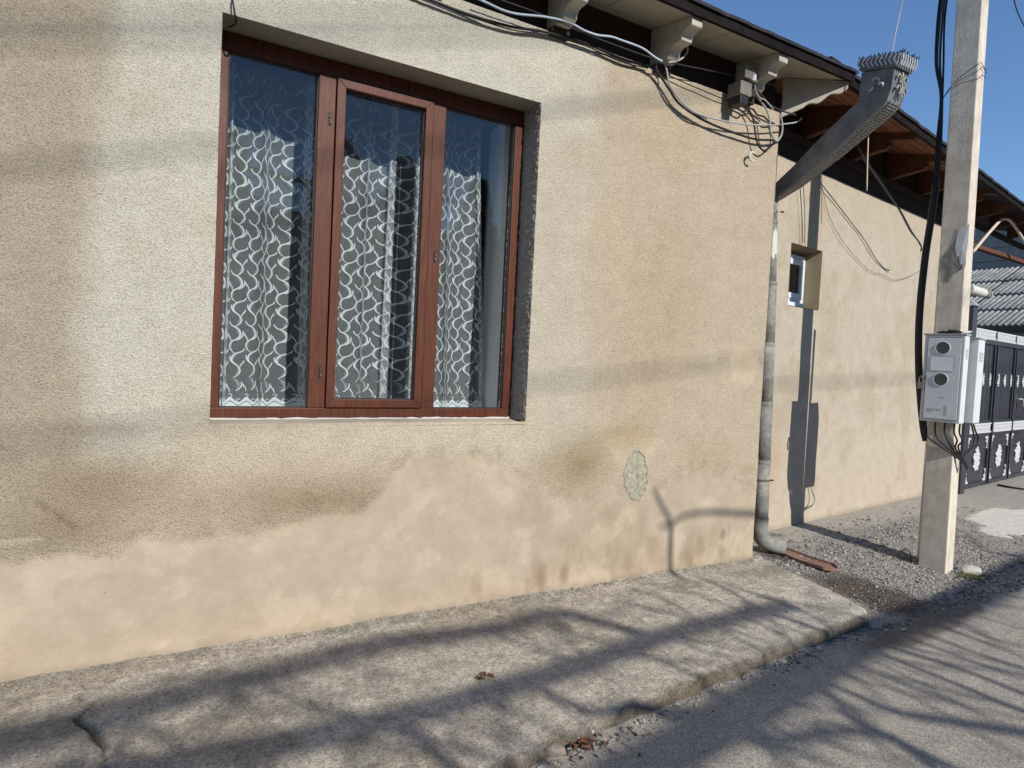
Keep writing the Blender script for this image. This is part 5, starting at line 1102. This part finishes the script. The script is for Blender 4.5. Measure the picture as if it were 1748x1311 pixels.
limb([(0.75,-0.93),(0.571,-0.95),(0.408,-1.3),(0.515,-1.521)], 8.9, 8.8, 0.016, 0.010, -0.15, 1)
limb([(0.05,-0.98),(0.093,-1.159),(0.105,-1.496),(0.151,-1.665)], 8.8, 8.8, 0.018, 0.012, -0.15, 1)
limb([(2.62,-0.69),(2.416,-0.55),(2.493,-0.4),(2.89,-0.06)], 9.0, 9.1, 0.02, 0.008, -0.05, 0)
for (g0, g1, g2, ra) in (((0.35,-0.95),(0.30,-1.2),(0.36,-1.62),0.012), ((-0.15,-0.99),(-0.05,-1.25),(-0.02,-1.75),0.016), ((-0.75,-1.08),(-0.66,-1.4),(-0.60,-1.85),0.013), ((-1.5,-1.22),(-1.40,-1.42),(-1.02,-1.62),0.013), ((-2.0,-1.28),(-1.80,-1.52),(-1.62,-1.75),0.018), ((0.6,-0.92),(0.72,-1.15),(0.78,-1.5),0.012),
                     ((-0.9,-0.66),(-0.86,-0.4),(-0.95,-0.1),0.010), ((-1.8,-0.71),(-1.70,-0.9),(-1.66,-1.1),0.012), ((-1.5,-0.67),(-1.62,-0.45),(-1.75,-0.25),0.010), ((-3.0,-0.8),(-3.25,-0.62),(-3.5,-0.32),0.014), ((-3.6,-0.78),(-3.75,-0.95),(-3.8,-1.2),0.018), ((-2.6,-0.79),(-2.75,-1.0),(-2.8,-1.3),0.012), ((-4.0,-0.38),(-3.85,-0.55),(-3.75,-0.76),0.014)):
    limb([g0, ((g0[0]+g1[0])/2+0.02, (g0[1]+g1[1])/2), g1, g2], 8.6, 8.5, ra*1.3, ra*0.8, -0.09, 2)
# crooked branch end that shows on the wall near the corner
def limbw(wp, s0, s1, r0, r1):
    P3 = catmull([Vector((x, 0, z))+SV*(s0+(s1-s0)*i/(len(wp)-1))*KS-TR for i, (x, z) in enumerate(wp)], 5); m = len(P3)
    return MB().tube(P3, [r0+(r1-r0)*i/(m-1) for i in range(m)], 8).build('limb', mBARK, tree, smooth=True)
limbw([(0.9,0.24),(0.4,0.29),(0.014,0.335),(-0.3,0.372),(-0.538,0.393),(-0.734,0.38),(-0.84,0.335),(-0.95,0.325)], 9.4, 9.0, 0.024, 0.012)
limbw([(-1.014,0.586),(-0.93,0.46),(-0.845,0.344),(-0.83,0.15),(-0.82,-0.05)], 9.0, 8.9, 0.014, 0.022)
# long low house opposite (mirrored in the panes, shuts off the low sky)
opp = thing('opposite_house', 'long low house across the street, mirrored dark in the big window', 'house', (0, -13.5, -0.2))
wl_ = MB(); wl_.box(-26, 22, -6.0, 0.0, 0.0, 3.6); wl_.build('wall', mOPP, opp)
MB().prism([(0.5, 3.5), (-3.0, 5.6), (-6.5, 3.5)], -26.5, 22.5, 'x').build('roof', mFASCIA, opp)
for k in range(7):
    wx = -22+k*6.2; wo = MB().box(wx-0.62, wx+0.62, -0.03, 0.03, 1.0, 2.5).build('window', mFRAME, opp, bevel=0.01)
    MB().box(wx-0.52, wx+0.52, 0.03, 0.036, 1.1, 2.4).build('pane', mDARKGLASS, wo)
tv = []; tf = []  # unseen evergreens added to darken pane reflections and hold back low sky
for k in range(26):
    tx = -60+k*4.6+rr0.uniform(-1.2, 1.2); ty = -31+rr0.uniform(-2.5, 2.5); hgt = rr0.uniform(10.5, 13.2); rad = rr0.uniform(2.4, 3.3)
    for q in range(620):
        h_ = rr0.random()**0.8*hgt; rw = rad*min(1, (hgt-h_)/hgt*1.7+0.08); a = rr0.uniform(0, 6.28); rr2 = rw*math.sqrt(rr0.random()); c_ = Vector((tx+rr2*math.cos(a), ty+rr2*math.sin(a), h_))
        u1 = Vector((rr0.gauss(0, 1), rr0.gauss(0, 1), rr0.gauss(0, 1))).normalized()*rr0.uniform(0.25, 0.55); v1 = u1.orthogonal().normalized()*rr0.uniform(0.2, 0.45); n0 = len(tv)
        tv += [c_-u1, c_+v1, c_+u1, c_-v1]; tf.append((n0, n0+1, n0+2, n0+3))
added_wood = MB().add(tv, tf).build('added_wood', mCONIFER, fixn=False, kind='stuff'); tag(added_wood, 'unseen dark evergreens added beyond the street to darken the upper panes', 'trees')
# overhead cables across the street
def ocable(label, wp, s, r):
    (xa, za), (xb, zb) = wp; k = (zb-za)/(xb-xa); P3 = []
    for x in np.linspace(-14, 12, 14): P3.append(Vector((x, 0, za+k*(x-xa)))+SV*s+Vector((0, 0, 0.004*(x-xa)**2*0)))
    o = MB().tube(P3, r, 7).build('overhead_cable', mBLACK); return tag(o, label, 'cable', 'overhead cables across the street')
ocable('overhead cable whose faint shadow slants across the wall low beside the window', ((-3.92, 1.03), (-0.16, 1.47)), 14.0, 0.012)
ocable('overhead cable casting the topmost faint shadow line at the upper left wall', ((-4.468, 2.598), (-3.648, 2.849)), 12.0, 0.012)
ocable('overhead cable casting the second faint shadow line at the upper left wall', ((-4.467, 2.511), (-3.645, 2.751)), 12.0, 0.013)
ocable('overhead cable casting the slanting shadow line halfway up the left wall', ((-4.46, 2.03), (-3.68, 2.28)), 12.0, 0.013)

# ------------------------------------------------------------------ render settings
sc.render.engine = 'CYCLES'
sc.cycles.max_bounces = 8; sc.cycles.transparent_max_bounces = 24; sc.cycles.diffuse_bounces = 4
sc.cycles.sample_clamp_indirect = 6
